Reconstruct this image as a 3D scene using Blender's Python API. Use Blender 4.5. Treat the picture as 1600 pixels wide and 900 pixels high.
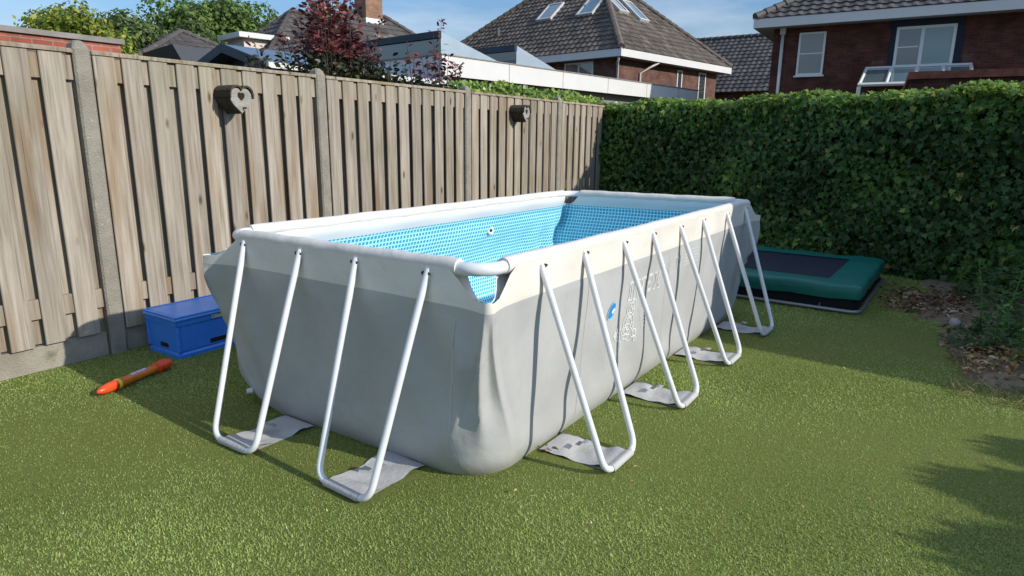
import bpy, math, random
import numpy as np
from math import sin, cos, pi, radians, sqrt
from mathutils import Vector, Matrix
random.seed(7); RNG = np.random.default_rng(7)
scene = bpy.context.scene
for o in list(bpy.data.objects): bpy.data.objects.remove(o)
COL = scene.collection

# ------------------------------------------------------------------ camera, sky, sun, exposure
CAM = Vector((-1.982, -1.5187, 1.4732))
yaw, pitch, roll, FPX = 0.61046, 0.22721, 0.01087, 1012.22
d = Vector((cos(pitch)*cos(yaw), cos(pitch)*sin(yaw), -sin(pitch)))
r_ = Vector((sin(yaw), -cos(yaw), 0)); u_ = r_.cross(d)
r2 = r_*cos(roll)+u_*sin(roll); u2 = -r_*sin(roll)+u_*cos(roll)
cd = bpy.data.cameras.new('camera'); cam = bpy.data.objects.new('camera', cd); COL.objects.link(cam)
M3 = Matrix((r2, u2, -d)).transposed()
cam.matrix_world = Matrix.Translation(CAM) @ M3.to_4x4()
cd.sensor_width = 36; cd.lens = FPX/1600*36; cd.clip_start = .05; cd.clip_end = 2000
scene.camera = cam
scene.render.resolution_x = 1024; scene.render.resolution_y = 576

TO_SUN = Vector((0.29, -2.05, 1.0)).normalized()
SUN_EL = math.asin(TO_SUN.z)
w = bpy.data.worlds.new('World'); scene.world = w; w.use_nodes = True
nt = w.node_tree; nt.nodes.clear()
out = nt.nodes.new('ShaderNodeOutputWorld'); bg = nt.nodes.new('ShaderNodeBackground')
sky = nt.nodes.new('ShaderNodeTexSky'); sky.sky_type = 'NISHITA'; sky.sun_disc = False
sky.sun_elevation = SUN_EL; sky.sun_rotation = math.atan2(TO_SUN.x, TO_SUN.y)
sky.air_density = 1.0; sky.dust_density = 0.3; sky.ozone_density = 3.0
tc = nt.nodes.new('ShaderNodeTexCoord'); mp = nt.nodes.new('ShaderNodeMapping'); mp.inputs['Scale'].default_value = (1.2, 1.6, 7)
mp.inputs['Rotation'].default_value = (0.15, 0.3, 0.5)
nz = nt.nodes.new('ShaderNodeTexNoise'); nz.inputs['Scale'].default_value = 2.2; nz.inputs['Detail'].default_value = 7; nz.inputs['Roughness'].default_value = .55
rp = nt.nodes.new('ShaderNodeValToRGB'); rp.color_ramp.elements[0].position = .44; rp.color_ramp.elements[1].position = .74
rp.color_ramp.elements[0].color = (0, 0, 0, 1); rp.color_ramp.elements[1].color = (.36, .36, .36, 1)
mx = nt.nodes.new('ShaderNodeMixRGB'); mx.inputs[2].default_value = (5.6, 5.6, 5.8, 1)
L = nt.links.new
L(tc.outputs['Generated'], mp.inputs[0]); L(mp.outputs[0], nz.inputs['Vector']); L(nz.outputs['Fac'], rp.inputs[0])
sep = nt.nodes.new('ShaderNodeSeparateXYZ'); L(tc.outputs['Generated'], sep.inputs[0])
hi = nt.nodes.new('ShaderNodeMapRange'); hi.inputs[1].default_value = .30; hi.inputs[2].default_value = .65; hi.inputs[3].default_value = 1.0; hi.inputs[4].default_value = 3.4; L(sep.outputs[2], hi.inputs[0])
ml = nt.nodes.new('ShaderNodeMath'); ml.operation = 'MULTIPLY'; ml.use_clamp = True; L(rp.outputs[0], ml.inputs[0]); L(hi.outputs[0], ml.inputs[1])
ti = nt.nodes.new('ShaderNodeVectorMath'); ti.operation = 'MULTIPLY'; ti.inputs[1].default_value = (.70, .81, .88); L(sky.outputs[0], ti.inputs[0])
lo = nt.nodes.new('ShaderNodeMapRange'); lo.inputs[1].default_value = .05; lo.inputs[2].default_value = .55; lo.inputs[3].default_value = .50; lo.inputs[4].default_value = 1.6; L(sep.outputs[2], lo.inputs[0])
t2 = nt.nodes.new('ShaderNodeVectorMath'); t2.operation = 'SCALE'; L(ti.outputs[0], t2.inputs[0]); L(lo.outputs[0], t2.inputs['Scale'])
L(ml.outputs[0], mx.inputs[0]); L(t2.outputs[0], mx.inputs[1]); L(mx.outputs[0], bg.inputs[0]); L(bg.outputs[0], out.inputs[0])
bg.inputs[1].default_value = 0.15

sd = bpy.data.lights.new('sun', 'SUN'); sd.energy = 3.7; sd.angle = radians(.55); sd.color = (1.0, .94, .85)
sun = bpy.data.objects.new('sun', sd); COL.objects.link(sun)
sun.rotation_euler = (-TO_SUN).to_track_quat('-Z', 'Y').to_euler(); sun.location = (5, -20, 12)
vs = scene.view_settings; vs.view_transform = 'Standard'; vs.look = 'None'; vs.exposure = 0.36; vs.gamma = 1; vs.use_curve_mapping = False

# ------------------------------------------------------------------ materials
def lk(nt, a, b): nt.links.new(a, b)
def pmat(name, col, rough=.6, spec=.4, metal=0., var=0., vscale=3., stretch=(1, 1, 1), rnd=0., bump=0., bscale=40., col2=None, trans=0., coat=0., stain=None):
    """principled material: base colour, slow mottling (col2), per-face 'rnd' brightness, noise bump"""
    m = bpy.data.materials.new(name); m.use_nodes = True; nt = m.node_tree; N = nt.nodes
    b = N['Principled BSDF']; b.inputs['Roughness'].default_value = rough; b.inputs['Metallic'].default_value = metal
    b.inputs['Specular IOR Level'].default_value = spec
    if coat: b.inputs['Coat Weight'].default_value = coat; b.inputs['Coat Roughness'].default_value = .1
    tc = N.new('ShaderNodeTexCoord'); mp = N.new('ShaderNodeMapping'); mp.inputs['Scale'].default_value = stretch
    lk(nt, tc.outputs['Object'], mp.inputs[0]); vec = mp.outputs[0]
    c = None
    cc = N.new('ShaderNodeRGB'); cc.outputs[0].default_value = (*col, 1); c = cc.outputs[0]
    if var or col2:
        n = N.new('ShaderNodeTexNoise'); n.inputs['Scale'].default_value = vscale; n.inputs['Detail'].default_value = 8; n.inputs['Roughness'].default_value = .62
        lk(nt, vec, n.inputs['Vector'])
        rr = N.new('ShaderNodeMapRange'); rr.inputs[1].default_value = .34; rr.inputs[2].default_value = .66
        lk(nt, n.outputs['Fac'], rr.inputs[0])
        mxx = N.new('ShaderNodeMixRGB'); lk(nt, rr.outputs[0], mxx.inputs[0]); lk(nt, c, mxx.inputs[1])
        c2 = col2 if col2 else tuple(max(0, x*(1-var)) for x in col)
        mxx.inputs[2].default_value = (*c2, 1); c = mxx.outputs[0]
    if stain:
        n = N.new('ShaderNodeTexNoise'); n.inputs['Scale'].default_value = stain[1]; n.inputs['Detail'].default_value = 5
        lk(nt, vec, n.inputs['Vector'])
        rr = N.new('ShaderNodeMapRange'); rr.inputs[1].default_value = stain[2]; rr.inputs[2].default_value = stain[2]+.12
        lk(nt, n.outputs['Fac'], rr.inputs[0])
        mxx = N.new('ShaderNodeMixRGB'); lk(nt, rr.outputs[0], mxx.inputs[0]); lk(nt, c, mxx.inputs[1]); mxx.inputs[2].default_value = (*stain[0], 1); c = mxx.outputs[0]
    if rnd:
        a = N.new('ShaderNodeAttribute'); a.attribute_name = 'rnd'
        rr = N.new('ShaderNodeMapRange'); rr.inputs[3].default_value = 1-rnd; rr.inputs[4].default_value = 1+rnd
        lk(nt, a.outputs['Fac'], rr.inputs[0])
        v = N.new('ShaderNodeVectorMath'); v.operation = 'SCALE'; lk(nt, c, v.inputs[0]); lk(nt, rr.outputs[0], v.inputs['Scale']); c = v.outputs[0]
    lk(nt, c, b.inputs['Base Color'])
    if bump:
        n = N.new('ShaderNodeTexNoise'); n.inputs['Scale'].default_value = bscale; n.inputs['Detail'].default_value = 5
        lk(nt, vec, n.inputs['Vector']); bm = N.new('ShaderNodeBump'); bm.inputs['Strength'].default_value = bump; bm.inputs['Distance'].default_value = .02
        lk(nt, n.outputs['Fac'], bm.inputs['Height']); lk(nt, bm.outputs[0], b.inputs['Normal'])
    if trans:
        t = N.new('ShaderNodeBsdfTranslucent'); lk(nt, c, t.inputs[0]); ms = N.new('ShaderNodeMixShader'); ms.inputs[0].default_value = trans
        lk(nt, b.outputs[0], ms.inputs[1]); lk(nt, t.outputs[0], ms.inputs[2]); lk(nt, ms.outputs[0], N['Material Output'].inputs[0])
    return m

def leaf_mat(name, cols, rough=.45, spec=.5, trans=.25, vscale=1.2):
    """colour picked per leaf from a ramp by 'rnd'"""
    m = bpy.data.materials.new(name); m.use_nodes = True; nt = m.node_tree; N = nt.nodes
    b = N['Principled BSDF']; b.inputs['Roughness'].default_value = rough; b.inputs['Specular IOR Level'].default_value = spec
    a = N.new('ShaderNodeAttribute'); a.attribute_name = 'rnd'; r = N.new('ShaderNodeValToRGB')
    e = r.color_ramp.elements
    for i, (p_, c) in enumerate(cols):
        if i < 2: e[i].position = p_; e[i].color = (*c, 1)
        else: q = e.new(p_); q.color = (*c, 1)
    lk(nt, a.outputs['Fac'], r.inputs[0]); c = r.outputs[0]
    tc = N.new('ShaderNodeTexCoord'); n = N.new('ShaderNodeTexNoise'); n.inputs['Scale'].default_value = vscale; n.inputs['Detail'].default_value = 4
    lk(nt, tc.outputs['Object'], n.inputs['Vector'])
    rr = N.new('ShaderNodeMapRange'); rr.inputs[1].default_value = .3; rr.inputs[2].default_value = .7; rr.inputs[3].default_value = .72; rr.inputs[4].default_value = 1.28
    lk(nt, n.outputs['Fac'], rr.inputs[0])
    v = N.new('ShaderNodeVectorMath'); v.operation = 'SCALE'; lk(nt, c, v.inputs[0]); lk(nt, rr.outputs[0], v.inputs['Scale']); c = v.outputs[0]
    lk(nt, c, b.inputs['Base Color'])
    t = N.new('ShaderNodeBsdfTranslucent'); lk(nt, c, t.inputs[0]); ms = N.new('ShaderNodeMixShader'); ms.inputs[0].default_value = trans
    lk(nt, b.outputs[0], ms.inputs[1]); lk(nt, t.outputs[0], ms.inputs[2]); lk(nt, ms.outputs[0], N['Material Output'].inputs[0])
    return m

def wood_mat(name, cols, rough=.85):
    m = bpy.data.materials.new(name); m.use_nodes = True; nt = m.node_tree; N = nt.nodes; b = N['Principled BSDF']
    b.inputs['Roughness'].default_value = rough; b.inputs['Specular IOR Level'].default_value = .2
    tc = N.new('ShaderNodeTexCoord'); a = N.new('ShaderNodeAttribute'); a.attribute_name = 'rnd'
    sc = N.new('ShaderNodeVectorMath'); sc.operation = 'SCALE'; sc.inputs[0].default_value = (31, 7, 53); lk(nt, a.outputs['Fac'], sc.inputs['Scale'])
    ad = N.new('ShaderNodeVectorMath'); ad.operation = 'ADD'; lk(nt, tc.outputs['Object'], ad.inputs[0]); lk(nt, sc.outputs[0], ad.inputs[1])
    mp = N.new('ShaderNodeMapping'); mp.inputs['Scale'].default_value = (34, 20, 1.6); lk(nt, ad.outputs[0], mp.inputs[0])
    # grain bends round knots
    kn = N.new('ShaderNodeTexVoronoi'); kn.inputs['Scale'].default_value = 1.0; mk = N.new('ShaderNodeMapping'); mk.inputs['Scale'].default_value = (7, 4, 2.6)
    lk(nt, ad.outputs[0], mk.inputs[0]); lk(nt, mk.outputs[0], kn.inputs['Vector'])
    kr = N.new('ShaderNodeMapRange'); kr.inputs[1].default_value = .05; kr.inputs[2].default_value = .14; kr.inputs[3].default_value = 1; kr.inputs[4].default_value = 0
    lk(nt, kn.outputs['Distance'], kr.inputs[0])
    n = N.new('ShaderNodeTexNoise'); n.inputs['Scale'].default_value = 1; n.inputs['Detail'].default_value = 9; n.inputs['Roughness'].default_value = .6; n.inputs['Distortion'].default_value = .5
    lk(nt, mp.outputs[0], n.inputs['Vector'])
    r = N.new('ShaderNodeValToRGB'); e = r.color_ramp.elements
    for i, (p_, c) in enumerate(cols):
        if i < 2: e[i].position = p_; e[i].color = (*c, 1)
        else: q = e.new(p_); q.color = (*c, 1)
    lk(nt, n.outputs['Fac'], r.inputs[0]); c = r.outputs[0]
    n2 = N.new('ShaderNodeTexNoise'); n2.inputs['Scale'].default_value = 1; n2.inputs['Detail'].default_value = 5; m2 = N.new('ShaderNodeMapping'); m2.inputs['Scale'].default_value = (7, 4, 1.1)
    lk(nt, ad.outputs[0], m2.inputs[0]); lk(nt, m2.outputs[0], n2.inputs['Vector'])
    r2 = N.new('ShaderNodeMapRange'); r2.inputs[1].default_value = .5; r2.inputs[2].default_value = .72; r2.inputs[3].default_value = 0; r2.inputs[4].default_value = .75; lk(nt, n2.outputs['Fac'], r2.inputs[0])
    x = N.new('ShaderNodeMixRGB'); lk(nt, r2.outputs[0], x.inputs[0]); lk(nt, c, x.inputs[1]); x.inputs[2].default_value = (.20, .125, .06, 1); c = x.outputs[0]
    n3 = N.new('ShaderNodeTexNoise'); n3.inputs['Scale'].default_value = 1.3; n3.inputs['Detail'].default_value = 3; lk(nt, tc.outputs['Object'], n3.inputs['Vector'])
    r3 = N.new('ShaderNodeMapRange'); r3.inputs[1].default_value = .52; r3.inputs[2].default_value = .7; r3.inputs[4].default_value = .35; lk(nt, n3.outputs['Fac'], r3.inputs[0])
    x3 = N.new('ShaderNodeMixRGB'); lk(nt, r3.outputs[0], x3.inputs[0]); lk(nt, c, x3.inputs[1]); x3.inputs[2].default_value = (.17, .17, .09, 1); c = x3.outputs[0]
    k2 = N.new('ShaderNodeMath'); k2.operation = 'MULTIPLY'; k2.inputs[1].default_value = .95; lk(nt, kr.outputs[0], k2.inputs[0])
    x2 = N.new('ShaderNodeMixRGB'); lk(nt, k2.outputs[0], x2.inputs[0]); lk(nt, c, x2.inputs[1]); x2.inputs[2].default_value = (.095, .06, .035, 1); c = x2.outputs[0]
    ln = N.new('ShaderNodeTexNoise'); ln.inputs['Scale'].default_value = 1; ln.inputs['Detail'].default_value = 4; ml = N.new('ShaderNodeMapping'); ml.inputs['Scale'].default_value = (120, 60, 1.2)
    lk(nt, ad.outputs[0], ml.inputs[0]); lk(nt, ml.outputs[0], ln.inputs['Vector'])
    lr = N.new('ShaderNodeMapRange'); lr.inputs[1].default_value = .58; lr.inputs[2].default_value = .72; lr.inputs[3].default_value = 1; lr.inputs[4].default_value = .58; lk(nt, ln.outputs['Fac'], lr.inputs[0])
    rr = N.new('ShaderNodeMapRange'); rr.inputs[3].default_value = .84; rr.inputs[4].default_value = 1.14; lk(nt, a.outputs['Fac'], rr.inputs[0])
    mm = N.new('ShaderNodeMath'); mm.operation = 'MULTIPLY'; lk(nt, rr.outputs[0], mm.inputs[0]); lk(nt, lr.outputs[0], mm.inputs[1])
    v = N.new('ShaderNodeVectorMath'); v.operation = 'SCALE'; lk(nt, c, v.inputs[0]); lk(nt, mm.outputs[0], v.inputs['Scale'])
    lk(nt, v.outputs[0], b.inputs['Base Color'])
    bm = N.new('ShaderNodeBump'); bm.inputs['Strength'].default_value = .5; bm.inputs['Distance'].default_value = .004
    lk(nt, n.outputs['Fac'], bm.inputs['Height']); lk(nt, bm.outputs[0], b.inputs['Normal'])
    return m

def brick_mat(name, c1, c2, mortar, efflo=None):
    m = bpy.data.materials.new(name); m.use_nodes = True; nt = m.node_tree; N = nt.nodes; b = N['Principled BSDF']
    b.inputs['Roughness'].default_value = .9; b.inputs['Specular IOR Level'].default_value = .15
    tc = N.new('ShaderNodeTexCoord'); s = N.new('ShaderNodeSeparateXYZ'); lk(nt, tc.outputs['Object'], s.inputs[0])
    ad = N.new('ShaderNodeMath'); lk(nt, s.outputs[0], ad.inputs[0]); lk(nt, s.outputs[1], ad.inputs[1])
    cb = N.new('ShaderNodeCombineXYZ'); lk(nt, ad.outputs[0], cb.inputs[0]); lk(nt, s.outputs[2], cb.inputs[1])
    br = N.new('ShaderNodeTexBrick'); br.inputs['Scale'].default_value = 1; br.inputs['Brick Width'].default_value = .22; br.inputs['Row Height'].default_value = .066
    br.inputs['Mortar Size'].default_value = .006; br.inputs['Color1'].default_value = (*c1, 1); br.inputs['Color2'].default_value = (*c2, 1); br.inputs['Mortar'].default_value = (*mortar, 1)
    lk(nt, cb.outputs[0], br.inputs['Vector'])
    n = N.new('ShaderNodeTexNoise'); n.inputs['Scale'].default_value = 2; n.inputs['Detail'].default_value = 6; lk(nt, tc.outputs['Object'], n.inputs['Vector'])
    rr = N.new('ShaderNodeMapRange'); rr.inputs[1].default_value = .3; rr.inputs[2].default_value = .7; rr.inputs[3].default_value = .65; rr.inputs[4].default_value = 1.35; lk(nt, n.outputs['Fac'], rr.inputs[0])
    v = N.new('ShaderNodeVectorMath'); v.operation = 'SCALE'; lk(nt, br.outputs['Color'], v.inputs[0]); lk(nt, rr.outputs[0], v.inputs['Scale']); c = v.outputs[0]
    if efflo:
        n2 = N.new('ShaderNodeTexNoise'); n2.inputs['Scale'].default_value = 1.1; n2.inputs['Detail'].default_value = 8; lk(nt, tc.outputs['Object'], n2.inputs['Vector'])
        r2 = N.new('ShaderNodeMapRange'); r2.inputs[1].default_value = .63; r2.inputs[2].default_value = .75; r2.inputs[4].default_value = .5; lk(nt, n2.outputs['Fac'], r2.inputs[0])
        x = N.new('ShaderNodeMixRGB'); lk(nt, r2.outputs[0], x.inputs[0]); lk(nt, c, x.inputs[1]); x.inputs[2].default_value = (*efflo, 1); c = x.outputs[0]
    lk(nt, c, b.inputs['Base Color'])
    return m

def liner_mat():
    """outer pool fabric: off-white band above z=.81, grey below, faint stains"""
    m = bpy.data.materials.new('pool_fabric'); m.use_nodes = True; nt = m.node_tree; N = nt.nodes; b = N['Principled BSDF']
    b.inputs['Roughness'].default_value = .42; b.inputs['Specular IOR Level'].default_value = .35
    uv = N.new('ShaderNodeUVMap'); s = N.new('ShaderNodeSeparateXYZ'); lk(nt, uv.outputs[0], s.inputs[0])
    n = N.new('ShaderNodeTexNoise'); n.inputs['Scale'].default_value = 2.3; n.inputs['Detail'].default_value = 7; tc = N.new('ShaderNodeTexCoord'); lk(nt, tc.outputs['Object'], n.inputs['Vector'])
    g = N.new('ShaderNodeMath'); g.operation = 'GREATER_THAN'; g.inputs[1].default_value = .812; lk(nt, s.outputs[1], g.inputs[0])
    r1 = N.new('ShaderNodeMapRange'); r1.inputs[1].default_value = .3; r1.inputs[2].default_value = .7; r1.inputs[3].default_value = .88; r1.inputs[4].default_value = 1.08; lk(nt, n.outputs['Fac'], r1.inputs[0])
    x = N.new('ShaderNodeMixRGB'); lk(nt, g.outputs[0], x.inputs[0]); x.inputs[1].default_value = (.415, .417, .415, 1); x.inputs[2].default_value = (.69, .655, .59, 1)
    v = N.new('ShaderNodeVectorMath'); v.operation = 'SCALE'; lk(nt, x.outputs[0], v.inputs[0]); lk(nt, r1.outputs[0], v.inputs['Scale']); c = v.outputs[0]
    # dirt creeping up from the ground
    n2 = N.new('ShaderNodeTexNoise'); n2.inputs['Scale'].default_value = 9; n2.inputs['Detail'].default_value = 6; lk(nt, tc.outputs['Object'], n2.inputs['Vector'])
    r2 = N.new('ShaderNodeMapRange'); r2.inputs[1].default_value = .0; r2.inputs[2].default_value = .16; r2.inputs[3].default_value = .5; r2.inputs[4].default_value = 0; lk(nt, s.outputs[1], r2.inputs[0])
    mm = N.new('ShaderNodeMath'); mm.operation = 'MULTIPLY'; lk(nt, r2.outputs[0], mm.inputs[0]); lk(nt, n2.outputs['Fac'], mm.inputs[1])
    x2 = N.new('ShaderNodeMixRGB'); lk(nt, mm.outputs[0], x2.inputs[0]); lk(nt, c, x2.inputs[1]); x2.inputs[2].default_value = (.22, .21, .15, 1)
    r3 = N.new('ShaderNodeMapRange'); r3.inputs[1].default_value = .6; r3.inputs[2].default_value = .72; r3.inputs[4].default_value = .22; lk(nt, n2.outputs['Fac'], r3.inputs[0])
    x3 = N.new('ShaderNodeMixRGB'); lk(nt, r3.outputs[0], x3.inputs[0]); lk(nt, x2.outputs[0], x3.inputs[1]); x3.inputs[2].default_value = (.34, .30, .22, 1)
    lk(nt, x3.outputs[0], b.inputs['Base Color'])
    bn = N.new('ShaderNodeTexNoise'); bn.inputs['Scale'].default_value = 14; bn.inputs['Detail'].default_value = 3; lk(nt, tc.outputs['Object'], bn.inputs['Vector'])
    bm = N.new('ShaderNodeBump'); bm.inputs['Strength'].default_value = .25; bm.inputs['Distance'].default_value = .015; lk(nt, bn.outputs['Fac'], bm.inputs['Height']); lk(nt, bm.outputs[0], b.inputs['Normal'])
    return m

def mosaic_mat():
    m = bpy.data.materials.new('mosaic_liner'); m.use_nodes = True; nt = m.node_tree; N = nt.nodes; b = N['Principled BSDF']
    b.inputs['Roughness'].default_value = .35; b.inputs['Specular IOR Level'].default_value = .4
    uv = N.new('ShaderNodeUVMap'); s = N.new('ShaderNodeSeparateXYZ'); lk(nt, uv.outputs[0], s.inputs[0])
    def M(op, a, b_=None):
        n = N.new('ShaderNodeMath'); n.operation = op
        if isinstance(a, (int, float)): n.inputs[0].default_value = a
        else: lk(nt, a, n.inputs[0])
        if b_ is not None:
            if isinstance(b_, (int, float)): n.inputs[1].default_value = b_
            else: lk(nt, b_, n.inputs[1])
        return n.outputs[0]
    T = .031
    fu = M('FRACT', M('DIVIDE', s.outputs[0], T)); fv = M('FRACT', M('DIVIDE', s.outputs[1], T))
    def inside(f, a, b_): return M('MULTIPLY', M('GREATER_THAN', f, a), M('LESS_THAN', f, b_))
    tile = M('MULTIPLY', inside(fu, .17, .83), inside(fv, .17, .83))
    inner = M('MULTIPLY', inside(fu, .3, .83), inside(fv, .17, .7))
    def mix(f, a, c2):
        x = N.new('ShaderNodeMixRGB'); lk(nt, f, x.inputs[0])
        for i, q in ((1, a), (2, c2)):
            if isinstance(q, tuple): x.inputs[i].default_value = (*q, 1)
            else: lk(nt, q, x.inputs[i])
        return x.outputs[0]
    c = mix(tile, (.42, .84, .92), (.025, .21, .38)); c = mix(inner, c, (.05, .33, .50))
    white = M('GREATER_THAN', s.outputs[1], .852)
    c = mix(white, c, (.70, .71, .70)); lk(nt, c, b.inputs['Base Color'])
    return m

MAT = {}
MAT['turf'] = pmat('turf_base', (.12, .145, .034), .95, .1, var=.5, vscale=60, col2=(.18, .20, .055), bump=.5, bscale=220)
MAT['blade'] = leaf_mat('turf_blades', [(0, (.255, .345, .085)), (.45, (.35, .445, .125)), (.8, (.44, .52, .18)), (.97, (.53, .57, .25)), (1, (.8, .74, .48))], .6, .2, .4, .9)
MAT['earth'] = pmat('earth', (.13, .10, .065), .95, .1, col2=(.24, .19, .13), vscale=9, bump=.9, bscale=30)
MAT['verge'] = pmat('outer_ground', (.09, .10, .05), .95, .1, col2=(.14, .13, .09), vscale=.7)
MAT['plank'] = wood_mat('weathered_plank', [(.28, (.185, .155, .12)), (.5, (.29, .25, .20)), (.72, (.385, .345, .29))])
MAT['plank2'] = wood_mat('weathered_rail', [(.3, (.17, .14, .10)), (.5, (.30, .25, .19)), (.7, (.40, .345, .275))])
MAT['concrete'] = pmat('concrete', (.29, .265, .22), .9, .2, col2=(.22, .20, .16), vscale=9, bump=.6, bscale=120, stain=((.42, .39, .32), 50, .64))
MAT['concrete2'] = pmat('concrete_plate', (.33, .30, .25), .9, .2, col2=(.23, .205, .16), vscale=4, bump=.5, bscale=90, stain=((.14, .13, .09), 6, .62))
MAT['fabric'] = liner_mat(); MAT['mosaic'] = mosaic_mat()
MAT['sleeve'] = pmat('sleeve_fabric', (.67, .635, .57), .45, .35, var=.1, vscale=7, bump=.25, bscale=16, stain=((.52, .42, .28), 9, .66))
MAT['tube'] = pmat('white_tube', (.70, .71, .72), .25, .5, var=.06, vscale=9, coat=.3, stain=((.52, .5, .44), 30, .68))
MAT['strap'] = pmat('strap_fabric', (.47, .465, .45), .6, .3, col2=(.41, .405, .39), vscale=6, bump=.2, bscale=30, stain=((.3, .29, .24), 9, .66))
MAT['dark'] = pmat('dark_hole', (.03, .02, .015), .9, .1)
MAT['slot_dark'] = pmat('dark_slot', (.07, .04, .02), .9, .1)  # flat dark colour standing in for the shaded inside of the slots
MAT['print'] = pmat('white_print', (.66, .67, .66), .5, .3)
MAT['print_dim'] = pmat('faded_print', (.53, .535, .535), .5, .3)
MAT['blueprint'] = pmat('blue_print', (.02, .22, .55), .4, .4)
MAT['paleblue'] = pmat('pale_blue_print', (.28, .5, .66), .4, .4)
MAT['seam'] = pmat('seam', (.47, .48, .48), .5, .3)
MAT['crate'] = pmat('blue_plastic', (.03, .19, .70), .32, .5, col2=(.045, .22, .74), vscale=5, bump=.15, bscale=20)
MAT['lid'] = pmat('blue_lid', (.05, .25, .74), .35, .5, col2=(.10, .31, .76), vscale=4, bump=.15, bscale=20)
MAT['paper'] = pmat('paper_label', (.45, .45, .48), .7, .2, stain=((.2, .2, .25), 60, .52))
MAT['orange'] = pmat('orange_plastic', (.72, .19, .02), .3, .5, var=.25, vscale=14)
MAT['red'] = pmat('red_plastic', (.80, .075, .015), .3, .5, var=.2, vscale=20)
MAT['yellow'] = pmat('yellow_plastic', (.9, .55, .03), .35, .5)
MAT['foil'] = pmat('sticker', (.5, .47, .6), .3, .5, stain=((.2, .12, .45), 40, .55))
MAT['pad'] = pmat('green_vinyl', (.006, .125, .095), .45, .4, col2=(.008, .15, .115), vscale=3, bump=.5, bscale=9)
MAT['mat'] = pmat('black_mesh_mat', (.018, .024, .04), .75, .3, var=.3, vscale=20, bump=.3, bscale=300)
MAT['netting'] = pmat('black_netting', (.012, .014, .016), .9, .2)
MAT['steel'] = pmat('galvanised_steel', (.26, .27, .27), .4, .5, metal=.6)
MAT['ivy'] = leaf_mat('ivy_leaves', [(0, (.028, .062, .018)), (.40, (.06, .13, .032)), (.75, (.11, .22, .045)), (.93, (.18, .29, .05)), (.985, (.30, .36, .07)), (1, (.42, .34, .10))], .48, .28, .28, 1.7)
MAT['ivytop'] = leaf_mat('sunlit_ivy_leaves', [(0, (.06, .12, .025)), (.3, (.13, .23, .035)), (.7, (.25, .37, .05)), (1, (.42, .48, .09))], .4, .45, .4, 2)  # lighter copy of the ivy; sunlight on the hedge top put into the colour
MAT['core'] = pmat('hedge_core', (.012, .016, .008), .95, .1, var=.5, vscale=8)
MAT['bark'] = pmat('bark', (.09, .07, .05), .9, .1, col2=(.05, .04, .03), vscale=6, stretch=(4, 4, 1), bump=.8, bscale=20)
MAT['purple'] = leaf_mat('purple_leaves', [(0, (.045, .022, .022)), (.35, (.11, .032, .035)), (.7, (.21, .05, .055)), (.9, (.32, .10, .09)), (1, (.11, .11, .05))], .4, .45, .3, 3)
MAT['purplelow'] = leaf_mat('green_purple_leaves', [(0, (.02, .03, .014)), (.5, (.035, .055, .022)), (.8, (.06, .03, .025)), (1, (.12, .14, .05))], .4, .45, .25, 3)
MAT['tree1'] = leaf_mat('yellow_green_leaves', [(0, (.10, .13, .02)), (.5, (.19, .26, .035)), (.85, (.32, .36, .05)), (1, (.42, .38, .06))], .6, .3, .35, .6)
MAT['tree2'] = leaf_mat('mid_green_leaves', [(0, (.05, .08, .03)), (.6, (.10, .15, .045)), (1, (.18, .23, .07))], .6, .3, .3, .4)
MAT['tree3'] = leaf_mat('bright_green_leaves', [(0, (.05, .09, .025)), (.5, (.11, .19, .04)), (1, (.20, .29, .07))], .6, .3, .32, .35)
MAT['weed'] = leaf_mat('weed_leaves', [(0, (.09, .19, .04)), (.6, (.15, .30, .07)), (1, (.25, .42, .12))], .5, .3, .35, 2)
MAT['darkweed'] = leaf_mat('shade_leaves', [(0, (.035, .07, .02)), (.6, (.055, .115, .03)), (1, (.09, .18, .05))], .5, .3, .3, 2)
MAT['deadleaf'] = leaf_mat('dead_leaves', [(0, (.08, .045, .025)), (.5, (.20, .115, .06)), (.85, (.34, .22, .13)), (1, (.5, .4, .3))], .8, .2, .15, 5)
MAT['straw'] = leaf_mat('straw_leaves', [(0, (.25, .14, .05)), (.5, (.42, .25, .10)), (1, (.55, .42, .24))], .8, .2, .2, 5)
MAT['drygrass'] = leaf_mat('dry_grass', [(0, (.14, .13, .04)), (.5, (.28, .24, .09)), (1, (.42, .36, .18))], .8, .2, .2, 5)
MAT['stone'] = pmat('stone', (.42, .38, .34), .85, .2, col2=(.28, .25, .22), vscale=12, bump=.8, bscale=20)
MAT['tileA'] = pmat('roof_tile_brown', (.135, .112, .09), .75, .25, col2=(.08, .066, .055), vscale=2.2, rnd=.35, bump=.3, bscale=14, stain=((.17, .15, .12), 3.5, .66))
MAT['tileB'] = pmat('roof_tile_dark', (.09, .08, .072), .55, .4, col2=(.055, .05, .046), vscale=2, rnd=.35, stain=((.11, .10, .09), 5, .66))
MAT['tileE'] = pmat('roof_tile_slate', (.10, .088, .082), .7, .3, col2=(.065, .058, .056), vscale=1.2, rnd=.3, stain=((.2, .19, .15), 2.0, .62))
MAT['fascia'] = pmat('white_fascia', (.60, .59, .57), .5, .4, var=.06, vscale=1.5)
MAT['soffit'] = pmat('soffit', (.28, .28, .28), .7, .3)
MAT['frame'] = pmat('window_frame', (.62, .61, .58), .4, .4)
MAT['zinc'] = pmat('zinc_sheet', (.38, .46, .52), .35, .5, metal=.3, var=.12, vscale=2)
MAT['pipe'] = pmat('downpipe', (.50, .48, .46), .5, .4)
MAT['brickA'] = brick_mat('brick_brown_red', (.145, .07, .052), (.10, .048, .038), (.12, .09, .075))
MAT['brickB'] = brick_mat('brick_dark_red', (.11, .034, .024), (.065, .022, .018), (.075, .055, .048), (.25, .20, .18))
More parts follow.
